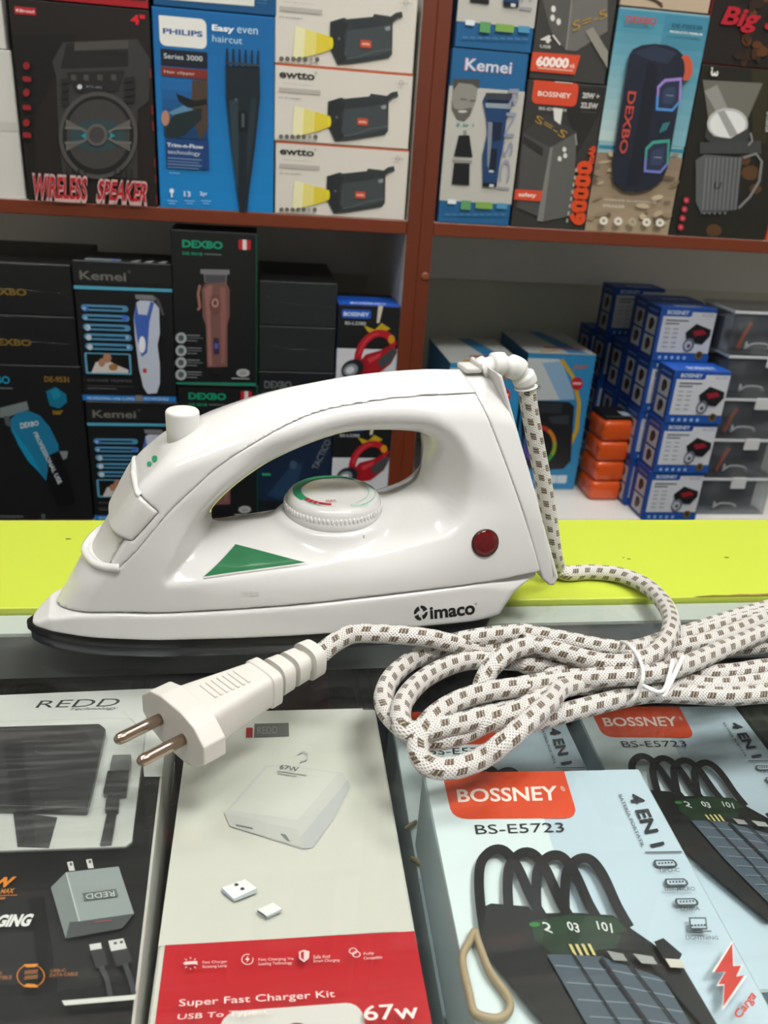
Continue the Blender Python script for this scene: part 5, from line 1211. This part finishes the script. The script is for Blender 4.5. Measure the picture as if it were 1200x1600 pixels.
# ---- charger kit with red band
def charger_art(c):
    a = Art(c, 'top', zoom=ZK)
    a.rect('background', '#cacbc1', 60, 90, 1000, 960)
    a.poly('red_band', '#b5101d', [(72, 1016), (1066, 960), (1180, 1420), (20, 1420)])
    a.rect('brand_label', '#5f615e', 428, 133, 566, 184); a.text('lettering', '#8a8c88', 'REDD', 440, 146, 520, 172); a.rect('brand_label', '#9a2a26', 395, 150, 420, 188)
    P = 'charger_picture'
    a.poly(P, '#c1c2bd', [(306, 490), (470, 300), (560, 300), (780, 330), (808, 385), (740, 520), (660, 630), (620, 636), (330, 545)])
    a.poly(P, '#c8cac1', [(330, 480), (480, 310), (560, 305), (760, 335), (600, 520)]); a.poly(P, '#b6b8b8', [(608, 590), (800, 360), (810, 390), (740, 520), (660, 630), (625, 634)]); a.poly(P, '#bbbcb7', [(306, 490), (600, 560), (625, 634), (330, 545)])
    a.poly(P, '#6e7072', [(352, 538), (420, 552), (422, 559), (356, 546)]); a.poly(P, '#77797c', [(530, 576), (552, 580), (572, 610), (556, 604)])
    a.text('lettering', '#77797a', '67W', 0, 0, 0, 0, quad=[(532, 300), (606, 312), (600, 330), (526, 318)], bold=.02)
    for k in range(2): a.poly('lettering', '#a9aaa6', [(518, 324 + 9 * k), (636 - 40 * k, 342 + 5 * k), (636 - 40 * k, 346 + 5 * k), (518, 328 + 9 * k)])
    a.line('lettering', '#b2b4bc', [(600, 262), (622, 248), (640, 260), (636, 282), (610, 290)], 5)
    U = 'usb_picture'
    a.poly(U, '#eceeee', [(298, 796), (390, 762), (440, 800), (345, 842)]); a.poly(U, '#8f93a6', [(298, 796), (345, 842), (348, 852), (298, 812)]); a.poly(U, '#aab4b8', [(345, 842), (440, 798), (436, 818), (348, 852)])
    a.poly(U, '#33343a', [(345, 783), (358, 779), (367, 786), (353, 791)]); a.poly(U, '#33343a', [(370, 800), (383, 796), (390, 804), (376, 809)])
    a.poly(U, '#e6e8e8', [(440, 886), (502, 858), (540, 884), (478, 914)]); a.poly(U, '#4a4c58', [(438, 888), (476, 914), (476, 922), (440, 898)]); a.poly(U, '#9fa8ac', [(478, 914), (540, 884), (536, 896), (478, 922)])
    T = 'lettering'; w = '#e3c6c4'
    for x, y, s1, s2 in ((222, 1090, 'Fast Charger', 'Rotating Lamp'), (444, 1080, 'Fast Charging Via', 'Leading Technology'), (662, 1070, 'Safe And', 'Smart Charging'), (862, 1060, 'Fully', 'Compatible')):
        L1, L2 = len(s1) * 8.2, len(s2) * 7.4
        a.text(T, w, s1, 0, 0, 0, 0, quad=[(x, y + 4), (x + L1, y), (x + L1, y + 14), (x, y + 18)]); a.text(T, w, s2, 0, 0, 0, 0, quad=[(x, y + 22), (x + L2, y + 17), (x + L2, y + 32), (x, y + 37)])
    for k in range(8):
        t = k * math.pi / 4; a.line('icon', w, [(174 + 20 * math.cos(t), 1112 + 16 * math.sin(t)), (174 + 30 * math.cos(t), 1112 + 24 * math.sin(t))], 3)
    a.rect('icon', w, 150, 1108, 200, 1117)
    a.ell('icon', w, 400, 1099, 24, 22, 20, ring=.14, a0=-20, a1=290); a.poly('icon', w, [(404, 1084), (390, 1102), (400, 1102), (396, 1114), (410, 1096), (400, 1096)])
    a.poly('icon', w, [(604, 1070), (624, 1062), (646, 1068), (644, 1096), (624, 1112), (606, 1098)]); a.poly('icon', '#b5101d', [(611, 1074), (624, 1068), (624, 1104), (612, 1094)])
    a.ell('icon', w, 819, 1068, 17, 13, 16, ring=.25); a.ell('icon', w, 832, 1082, 17, 13, 16, ring=.25)
    a.text('title_lettering', '#f0dcd9', 'Super Fast Charger Kit', 0, 0, 0, 0, quad=[(130, 1264), (744, 1226), (748, 1262), (128, 1300)]); a.text('title_lettering', '#f0dcd9', 'USB To Type-C', 0, 0, 0, 0, quad=[(126, 1324), (500, 1300), (500, 1328), (120, 1352)])
    a.text('title_lettering', '#f0dcd9', '67w', 0, 0, 0, 0, quad=[(858, 1290), (1068, 1275), (1085, 1340), (862, 1350)], bold=.01)
    a.done()
ck = carton('charger_kit_box', .0970, .2100, .0400, (.0140, .2535, -.0700), -.018, front='#b5101d', side='#d2d3cc', top='#c9cac0', label='white charger kit carton with a red lower band, lying under the glass below the plug', group='white and red charger kit cartons'); charger_art(ck)
# hang tab sticker
_hp = []
for cx, cy, a0 in ((.0185, .012, 0), (-.0185, .012, 90), (-.0235, -.03, 180), (.0235, -.03, 270)):
    for k in range(6):
        t = math.radians(a0 + 18 * k); _hp.append((cx + .006 * math.cos(t), cy + .006 * math.sin(t)))
a = prism('hang_tab', _hp, .0404, .0415, mat('white_tab', '#cfcdc8', 0.5), ck)
_t = onz(462, 1590, -.03); a.location = (_t[0] - .0140, _t[1] - .2535 - .0150, 0)
_h = prism('tab_hole', [(.006 * math.cos(t), .006 * math.sin(t)) for t in np.linspace(0, 2 * math.pi, 20)[:-1]], .0415, .0418, ink('#7d1018'), ck); _h.location = (a.location.x + .001, a.location.y + .006, 0)
c2 = carton('charger_kit_box', .0990, .2100, .0400, (.0115, .2520, DK), -.012, front='#b5101d', side='#d2d3cc', top='#c9cac0', label='white charger kit carton under another, only its edge showing beside the plug pins', group='white and red charger kit cartons')
a = Art(c2, 'left'); a.rect('side_print', '#b5101d', .72, 0, 1, 1, px=False); a.rect('side_print', '#c9762f', .36, .2, .4, .7, px=False); a.done()
# ---- black charger box with blister window
M_FILM = thin_glass('blister_film', (0.95, 0.955, 0.95), 1.45, 0.05, haze=.03)
rb = carton('blister_charger_box', .1420, .1850, .0450, (-.1115, .2745, -.0655), .02, front='#d6d6d0', side='#c9cac4', top='#131415', label='black charger carton with a blister window and orange details, under the glass')
def redd_art(c):
    a = Art(c, 'top', zoom=ZJ)
    a.rect('header', '#c6c9c5', -260, 92, 790, 232)
    a.text('logo_lettering', '#3c3f40', 'REDD', 0, 0, 0, 0, quad=[(162, 134), (560, 122), (548, 158), (160, 166)], shear=.06); a.text('lettering', '#55585a', 'Technology', 0, 0, 0, 0, quad=[(300, 168), (545, 160), (545, 176), (300, 182)], shear=.1)
    a.poly('header', '#c6c9c5', [(630, 210), (790, 200), (735, 480), (655, 480)]); a.poly('header', '#c6c9c5', [(655, 210), (668, 218), (600, 780), (570, 802), (0, 820), (0, 812), (560, 792)])
    a.poly('side_border', '#d3d4ce', [(746, 480), (775, 480), (655, 1530), (622, 1500)])
    a.text('title_lettering', '#d0802a', 'W', 0, 0, 0, 0, quad=[(-40, 942), (78, 936), (66, 984), (-50, 988)], bold=.05, shear=.15); a.text('title_lettering', '#c2803a', 'MAX', 0, 0, 0, 0, quad=[(4, 994), (70, 990), (66, 1012), (2, 1016)], bold=.02, shear=.1); a.line('title_lettering', '#c9762f', [(-60, 1026), (80, 1022)], 3); a.rect('title_lettering', '#9a5f2c', -30, 1036, 24, 1042)
    a.text('title_lettering', '#dcdcd8', 'CHARGING', 0, 0, 0, 0, quad=[(-190, 1120), (160, 1108), (152, 1166), (-200, 1174)], bold=.05, shear=.06)
    P = 'adapter_picture'
    a.poly(P, '#76807f', [(232, 990), (300, 922), (360, 1146), (300, 1224)]); a.poly(P, '#8d9796', [(300, 922), (540, 895), (610, 1110), (362, 1146)]); a.poly(P, '#45494a', [(362, 1146), (610, 1110), (555, 1178), (300, 1224), (318, 1148)]); a.line(P, '#b9c0bf', [(302, 924), (362, 1146)], 6)
    for x, y in ((306, 874), (392, 864)): a.poly(P, '#c9c9c4', [(x, y + 4), (x + 26, y), (x + 36, y + 42), (x + 10, y + 44)]); a.ell(P, '#5a5a58', x + 18, y + 14, 6, 8, 10)
    a.poly(P, '#5d6463', [(376, 1022), (528, 1002), (540, 1036), (386, 1056)]); a.text('lettering', '#c2c8c6', 'REDD', 0, 0, 0, 0, quad=[(524, 1036), (394, 1050), (390, 1028), (520, 1012)]); a.line('lettering', '#a5404a', [(428, 1156), (508, 1146)], 3)
    C = 'cable_picture'
    a.poly(C, '#c9cac8', [(408, 1258), (460, 1250), (466, 1280), (414, 1288)]); a.poly(C, '#2e3032', [(412, 1286), (470, 1276), (495, 1350), (440, 1368)]); a.line(C, '#3a3c3e', [(462, 1360), (490, 1420), (505, 1505)], 24)
    a.poly(C, '#c9cac8', [(494, 1244), (562, 1232), (580, 1280), (508, 1296)]); a.rect(C, '#3c3e40', 520, 1250, 532, 1260); a.rect(C, '#3c3e40', 548, 1246, 560, 1256); a.poly(C, '#2e3032', [(505, 1294), (582, 1280), (605, 1340), (532, 1364)]); a.line(C, '#3a3c3e', [(570, 1350), (595, 1420), (612, 1490)], 24)
    a.ell('icon', '#c2722a', 144, 1408, 64, 54, 26, ring=.08); 
    for k in (-1, 1): a.poly('icon', '#d98a2c', [(110, 1408 + k * 52), (180, 1408 + k * 55), (165, 1408 + k * 40), (125, 1408 + k * 38)]); a.rect('icon', '#7a4f26', 118, 1402 + k * 13 - 4, 174, 1402 + k * 13 + 8)
    a.text('lettering', '#9a5f2c', 'USB-C', 0, 0, 0, 0, quad=[(234, 1382), (304, 1378), (303, 1392), (233, 1396)], bold=.02); a.text('lettering', '#9a5f2c', 'DATA CABLE', 0, 0, 0, 0, quad=[(232, 1402), (358, 1394), (356, 1410), (230, 1418)], bold=.02)
    a.text('lettering', '#9a5f2c', 'FAST', 0, 0, 0, 0, quad=[(-30, 1398), (18, 1395), (18, 1408), (-30, 1412)], bold=.02); a.text('lettering', '#9a5f2c', 'COMPATIBLE', 0, 0, 0, 0, quad=[(-90, 1420), (60, 1412), (60, 1428), (-90, 1436)], bold=.02)
    a.poly('side_border', '#cfd0ca', [(285, 1528), (622, 1500), (640, 1520), (298, 1550)])
    a.done()
redd_art(rb)
def on_rb(x, y, h):
    p = onz(ZJ[0] + x / ZJ[2], ZJ[1] + y / ZJ[2], -.0205 + h); c, s = math.cos(.02), math.sin(.02); d = p - np.array([-.1115, .2745, -.0655]); return (d[0] * c + d[1] * s, -d[0] * s + d[1] * c, d[2])
def flat(name, pts, h0, h1, m, par, bev=.0004):
    P = [on_rb(x, y, h0)[:2] for x, y in pts]; return prism(name, P, .0450 + h0, .0450 + h1, m, par, bev=bev)
flat('blister_tray', [(-240, 240), (655, 212), (664, 230), (598, 775), (570, 798), (-240, 826)], .0009, .0016, mat('tray_white', '#d8dad6', 0.45), rb, 0)
flat('adapter', [(-200, 285), (455, 265), (484, 288), (425, 560), (400, 655), (-200, 640)], .0016, .0060, mat('black_gloss', '#1b1c1d', 0.3), rb, .0009)
flat('tray_cutout', [(60, 640), (260, 665), (222, 800), (80, 795)], .0016, .0022, mat('black_card', '#2a2b2b', 0.6), rb, 0)
flat('connector', [(512, 394), (598, 392), (590, 470), (496, 474)], .0016, .0042, mat('grey_connector', '#6b6d6c', 0.35), rb, .0006)
flat('connector_grip', [(490, 470), (590, 468), (576, 575), (545, 580), (540, 650), (478, 648), (486, 580), (470, 570)], .0016, .0048, MATS['black_gloss'], rb, .0006)
flat('cable', [(488, 648), (532, 648), (508, 790), (456, 795)], .0016, .0034, MATS['black_gloss'], rb, .0004)
flat('blister_film', [(-240, 236), (660, 208), (672, 226), (604, 780), (572, 806), (-240, 834)], .0068, .0072, M_FILM, rb, 0)
for pts in ([(555, 180), (590, 210), (630, 250)], [(160, 362), (215, 385)], [(165, 640), (215, 590)]):
    tube('film_crease', smooth_curve([on_rb(x, y, .0074) for x, y in pts], 5), .0003, M_FILM, rb, 6)
rb2 = carton('charger_carton', .1400, .1830, .0448, (-.1120, .2740, DK), .0, front='#8f918c', side='#b9bbb6', top='#2a2b2b', label='grey-edged carton supporting the blister-window charger carton')
# ---- solar power bank boxes
def solar_art(c):
    a = Art(c, 'top', zoom=ZM)
    a.poly('background', '#d3e2e4', [(90, 270), (430, 262), (520, 560), (640, 900), (600, 1100), (260, 1100), (200, 840)])
    a.poly('logo_panel', '#d84a22', [(146, 266), (540, 260), (574, 372), (577, 388), (572, 402), (560, 410), (542, 413), (232, 416), (212, 414), (194, 408), (180, 397), (172, 382)])
    a.text('logo_lettering', '#f2e2da', 'BOSSNEY', 0, 0, 0, 0, quad=[(192, 320), (516, 308), (522, 356), (198, 362)], bold=.02); a.text('logo_lettering', '#f2e2da', '®', 526, 310, 546, 326)
    a.text('model_lettering', '#2a2c2e', 'BS-E5723', 0, 0, 0, 0, quad=[(250, 436), (536, 428), (542, 458), (256, 466)])
    a.text('side_lettering', '#2b2f33', '4 EN 1', 0, 0, 0, 0, quad=[(790, 334), (866, 500), (822, 510), (746, 338)], bold=.03); a.text('side_lettering', '#5a6066', 'BATERÍA PORTÁTIL', 0, 0, 0, 0, quad=[(728, 336), (804, 506), (791, 510), (715, 340)], bold=.01)
    a.poly('side_lettering', '#5a6066', [(800, 524), (920, 522), (921, 526), (802, 528)])
    L = '#4a5056'
    for k, (x, y, s, w) in enumerate(((866, 563, 'TIPO-C', 68), (900, 628, 'USB-MICRO', 98), (932, 696, 'USB-A', 62), (968, 778, 'LIGHTNING', 104))):
        if k == 3: a.poly('icon', L, [(x - 30, y - 28), (x + 26, y - 28), (x + 30, y + 12), (x - 26, y + 12)]); a.poly('icon', '#b9cdd9', [(x - 25, y - 23), (x + 22, y - 23), (x + 26, y + 7), (x - 21, y + 7)]); a.poly('icon', L, [(x - 30, y + 16), (x + 40, y + 16), (x + 44, y + 20), (x - 28, y + 20)])
        else:
            for col, e in ((L, 0), ('#b9cdd9', 5)): a.poly('icon', col, [(x - 38 + e * 1.6, y - 6), (x - 34 + e, y - 12 + e), (x + 26 - e, y - 13 + e), (x + 36 - e * 1.6, y - 5), (x + 40 - e * 1.6, y + 5), (x + 34 - e, y + 12 - e), (x - 26 + e, y + 13 - e), (x - 36 + e * 1.6, y + 5)])
        for q in range(5): a.line('icon', L, [(x - 20 + 10 * q, y - 3), (x - 19 + 10 * q, y + 3)], 6)
        a.text('lettering', '#5d646a', s, 0, 0, 0, 0, quad=[(x - w / 2 + 10, y + 18 + (18 if k == 3 else 0)), (x + w / 2 + 10, y + 18 + (18 if k == 3 else 0)), (x + w / 2 + 12, y + 31 + (18 if k == 3 else 0)), (x - w / 2 + 12, y + 31 + (18 if k == 3 else 0))], bold=.01)
    P = 'power_bank_picture'; k0 = '#17191b'
    for i in range(4):
        ox, oy = 92 * i, 10 * i
        a.line(P, k0, smooth_curve([(268 + ox * .98, 730 + oy), (262 + ox, 640 + oy), (270 + ox, 575 + oy), (305 + ox, 538 + oy), (345 + ox, 540 + oy), (385 + ox, 590 + oy), (430 + ox * 1.0, 690 + oy), (470 + ox, 760 + oy)], 4), 32)
    a.poly(P, '#141716', [(252, 735), (300, 712), (420, 722), (440, 745), (560, 742), (690, 750), (760, 800), (860, 870), (910, 905), (1070, 1180), (1200, 1440), (760, 1460), (560, 1220), (380, 1000), (270, 860)])
    a.poly(P, '#1f3a24', [(430, 770), (560, 748), (700, 760), (740, 800), (600, 830), (440, 830)]); a.poly(P, '#1d3322', [(440, 830), (600, 800), (720, 815), (700, 860), (500, 880)])
    a.ell(P, '#2f7a3c', 440, 782, 18, 8, 10)
    for x, s in ((478, '2'), (560, '03'), (660, '101')): a.text('display_digits', '#cfd4d0', s, 0, 0, 0, 0, quad=[(x - 12 - 4 * len(s), 772), (x + 8 + 6 * len(s), 780), (x + 14 + 6 * len(s), 812), (x - 4 - 4 * len(s), 800)], bold=.02)
    for q in range(4): a.poly(P, '#c9bd7a', [(548 + 20 * q, 848), (558 + 20 * q, 849), (576 + 20 * q, 886), (566 + 20 * q, 885)])
    a.poly(P, '#46545f', [(478, 884), (540, 884), (650, 890), (850, 960), (980, 1180), (1110, 1420), (820, 1430), (600, 1100)])
    for q in range(9): a.line(P, '#7d8a93', [(505 + 36 * q, 920 + 56 * q), (690 + 34 * q, 936 + 54 * q), (860 + 27 * q, 972 + 50 * q)], 4)
    for q in range(4): a.line(P, '#141820', [(560 + 90 * q, 886 + 16 * q), (720 + 92 * q, 1130), (890 + 75 * q, 1425)], 12 if q % 2 else 6)
    a.poly(P, k0, [(820, 850), (850, 838), (910, 890), (900, 910), (850, 905)]); a.poly(P, '#c6c3b8', [(855, 905), (905, 908), (922, 936), (872, 934)]); a.poly(P, '#8d8f8c', [(668, 880), (720, 890), (735, 914), (690, 912)]); a.poly(P, '#9a9c9a', [(752, 890), (815, 900), (830, 925), (780, 922)])
    R = '#c23a30'
    B = [(1070, 858), (1012, 952), (1048, 950), (1024, 992), (1044, 990), (1040, 1064), (1108, 962), (1082, 966), (1098, 930), (1072, 932)]
    cx, cy = 1058, 955; a.poly('bolt', '#e9e3e0', [(cx + (x - cx) * 1.18, cy + (y - cy) * 1.12) for x, y in B]); a.poly('bolt', R, B)
    a.text('script_lettering', R, 'Carga', 0, 0, 0, 0, quad=[(1070, 1090), (1128, 1005), (1152, 1040), (1100, 1110)], bold=.03)
    a.done()
YW = -.035
def solar_box(tl, z, yaw, label):
    """from the far left top corner"""
    w, d, h = .1060, .1900, .0450; c, s = math.cos(yaw), math.sin(yaw)
    x = tl[0] + c * w / 2 + s * d / 2; y = tl[1] + s * w / 2 - c * d / 2
    return carton('solar_power_bank_box', w, d, h, (x, y, z - h), yaw, front='#9fb6c4', side='#b3c6cc', top='#b9cdd9', label=label, group='pale blue solar power bank cartons')
sb = solar_box((.0780, .2960), -.0200, YW, 'pale blue solar power bank carton on top of the others'); solar_art(sb)
def solar_copy(tl, z, yaw, label):
    o = copy_tree(sb); w, d, h = .1060, .1900, .0450; c, s = math.cos(yaw), math.sin(yaw)
    o.location = (tl[0] + c * w / 2 + s * d / 2, tl[1] + s * w / 2 - c * d / 2, z - h); o.rotation_euler = (0, 0, yaw); tag(o, label); return o
t1_ = onz(898, 1104, -.0655); solar_copy((t1_[0] - .0005, t1_[1]), -.0655, -.045, 'pale blue solar power bank carton showing its logo below the twist tie')
t2_ = onz(878, 1108, -.0655); solar_copy((t2_[0] - .1075, t2_[1] + .003), -.0655, -.035, 'pale blue solar power bank carton mostly hidden under the looped cord')
solar_copy((t2_[0] - .1120, t2_[1] + .003 - .1915), -.0655, -.02, 'pale blue solar power bank carton whose edge shows beside the charger kit carton')
# rubber band round the solar box
band = [ (212, 868, .0026), (232, 815, .0026), (252, 778, .0026), (264, 815, .0026), (300, 905, .0026), (345, 968, .0026), (366, 1005, .0026), (358, 1042, .0026), (322, 1060, .0026), (275, 1052, .0026), (248, 1034, .0026), (236, 985, .0026)]
bp_ = []
for x, y, h in band: bp_.append(onz(ZM[0] + x / ZM[2], ZM[1] + y / ZM[2], -.0200 + (h + .0008 if h else .0012)))
lowp = []
ctr = bp_[5]; rbn = empty('rubber_band', (ctr[0], ctr[1], -.0200)); tag(rbn, 'tan rubber band lying over the edge of the top solar power bank carton', 'rubber band')
pts = smooth_curve([p - np.array([ctr[0], ctr[1], -.0200]) for p in bp_ + lowp], 6, closed=True); pts = np.concatenate([pts, pts[:1]])
tube('band', pts, .0026, mat('tan_rubber', '#a8987a', 0.55), rbn, 10, cap=False, flat=(.55, .75))
for (xa, ya), (xb, yb) in (((28, 446), (62, 424)), ((46, 540), (88, 566))):
    A1, B1 = onz(ZM[0] + xa / ZM[2], ZM[1] + ya / ZM[2], -.0625), onz(ZM[0] + xb / ZM[2], ZM[1] + yb / ZM[2], -.0625); o3 = np.array([ctr[0], ctr[1], -.0200])
    tube('band_strand', [A1 - o3, (A1 + B1) / 2 - o3 + np.array([0, 0, .0005]), B1 - o3], .0016, MATS['tan_rubber'], rbn, 8, flat=(.6, 1.1))
# ---- dim goods at the back of the case
def dark_goods(x0, x1, y0, y1, zt, col, label, art=None):
    c = carton('stored_carton', x1 - x0, y1 - y0, zt - DK, ((x0 + x1) / 2, (y0 + y1) / 2, DK), 0, front=col, side=col, top=col, label=label)
    if art:
        a = Art(c, 'top'); 
        for col2, r in art: a.rect('top_print', col2, *r, px=False)
        a.done()
    return c
dark_goods(-.060, .066, .372, .470, -.082, '#232425', 'black carton at the back of the case behind the charger kit carton', [('#3c3d3d', (.1, .2, .5, .35)), ('#6a2440', (.58, .1, .86, .5))])
dark_goods(-.245, -.165, .385, .485, -.070, '#26466e', 'navy carton with a white stripe at the back corner of the case', [('#aeb6bc', (.55, .0, .75, 1.0)), ('#2f6a94', (.0, .1, .5, .7))])
dark_goods(-.155, -.070, .385, .480, -.086, '#2b2e31', 'charcoal carton at the back of the case under the iron nose', [('#43474a', (.1, .15, .9, .3)), ('#3a3d42', (.2, .5, .7, .8))])
dark_goods(.075, .170, .408, .500, -.078, '#2c3a52', 'slate blue carton at the back of the case under the iron heel', [('#4f6480', (.1, .1, .9, .4))])
dark_goods(.305, .420, .240, .420, -.068, '#2a3026', 'dark green carton under the glass beside the solar power bank cartons', [('#3c4434', (.1, .2, .6, .5)), ('#4a5240', (.5, .55, .95, .85))])
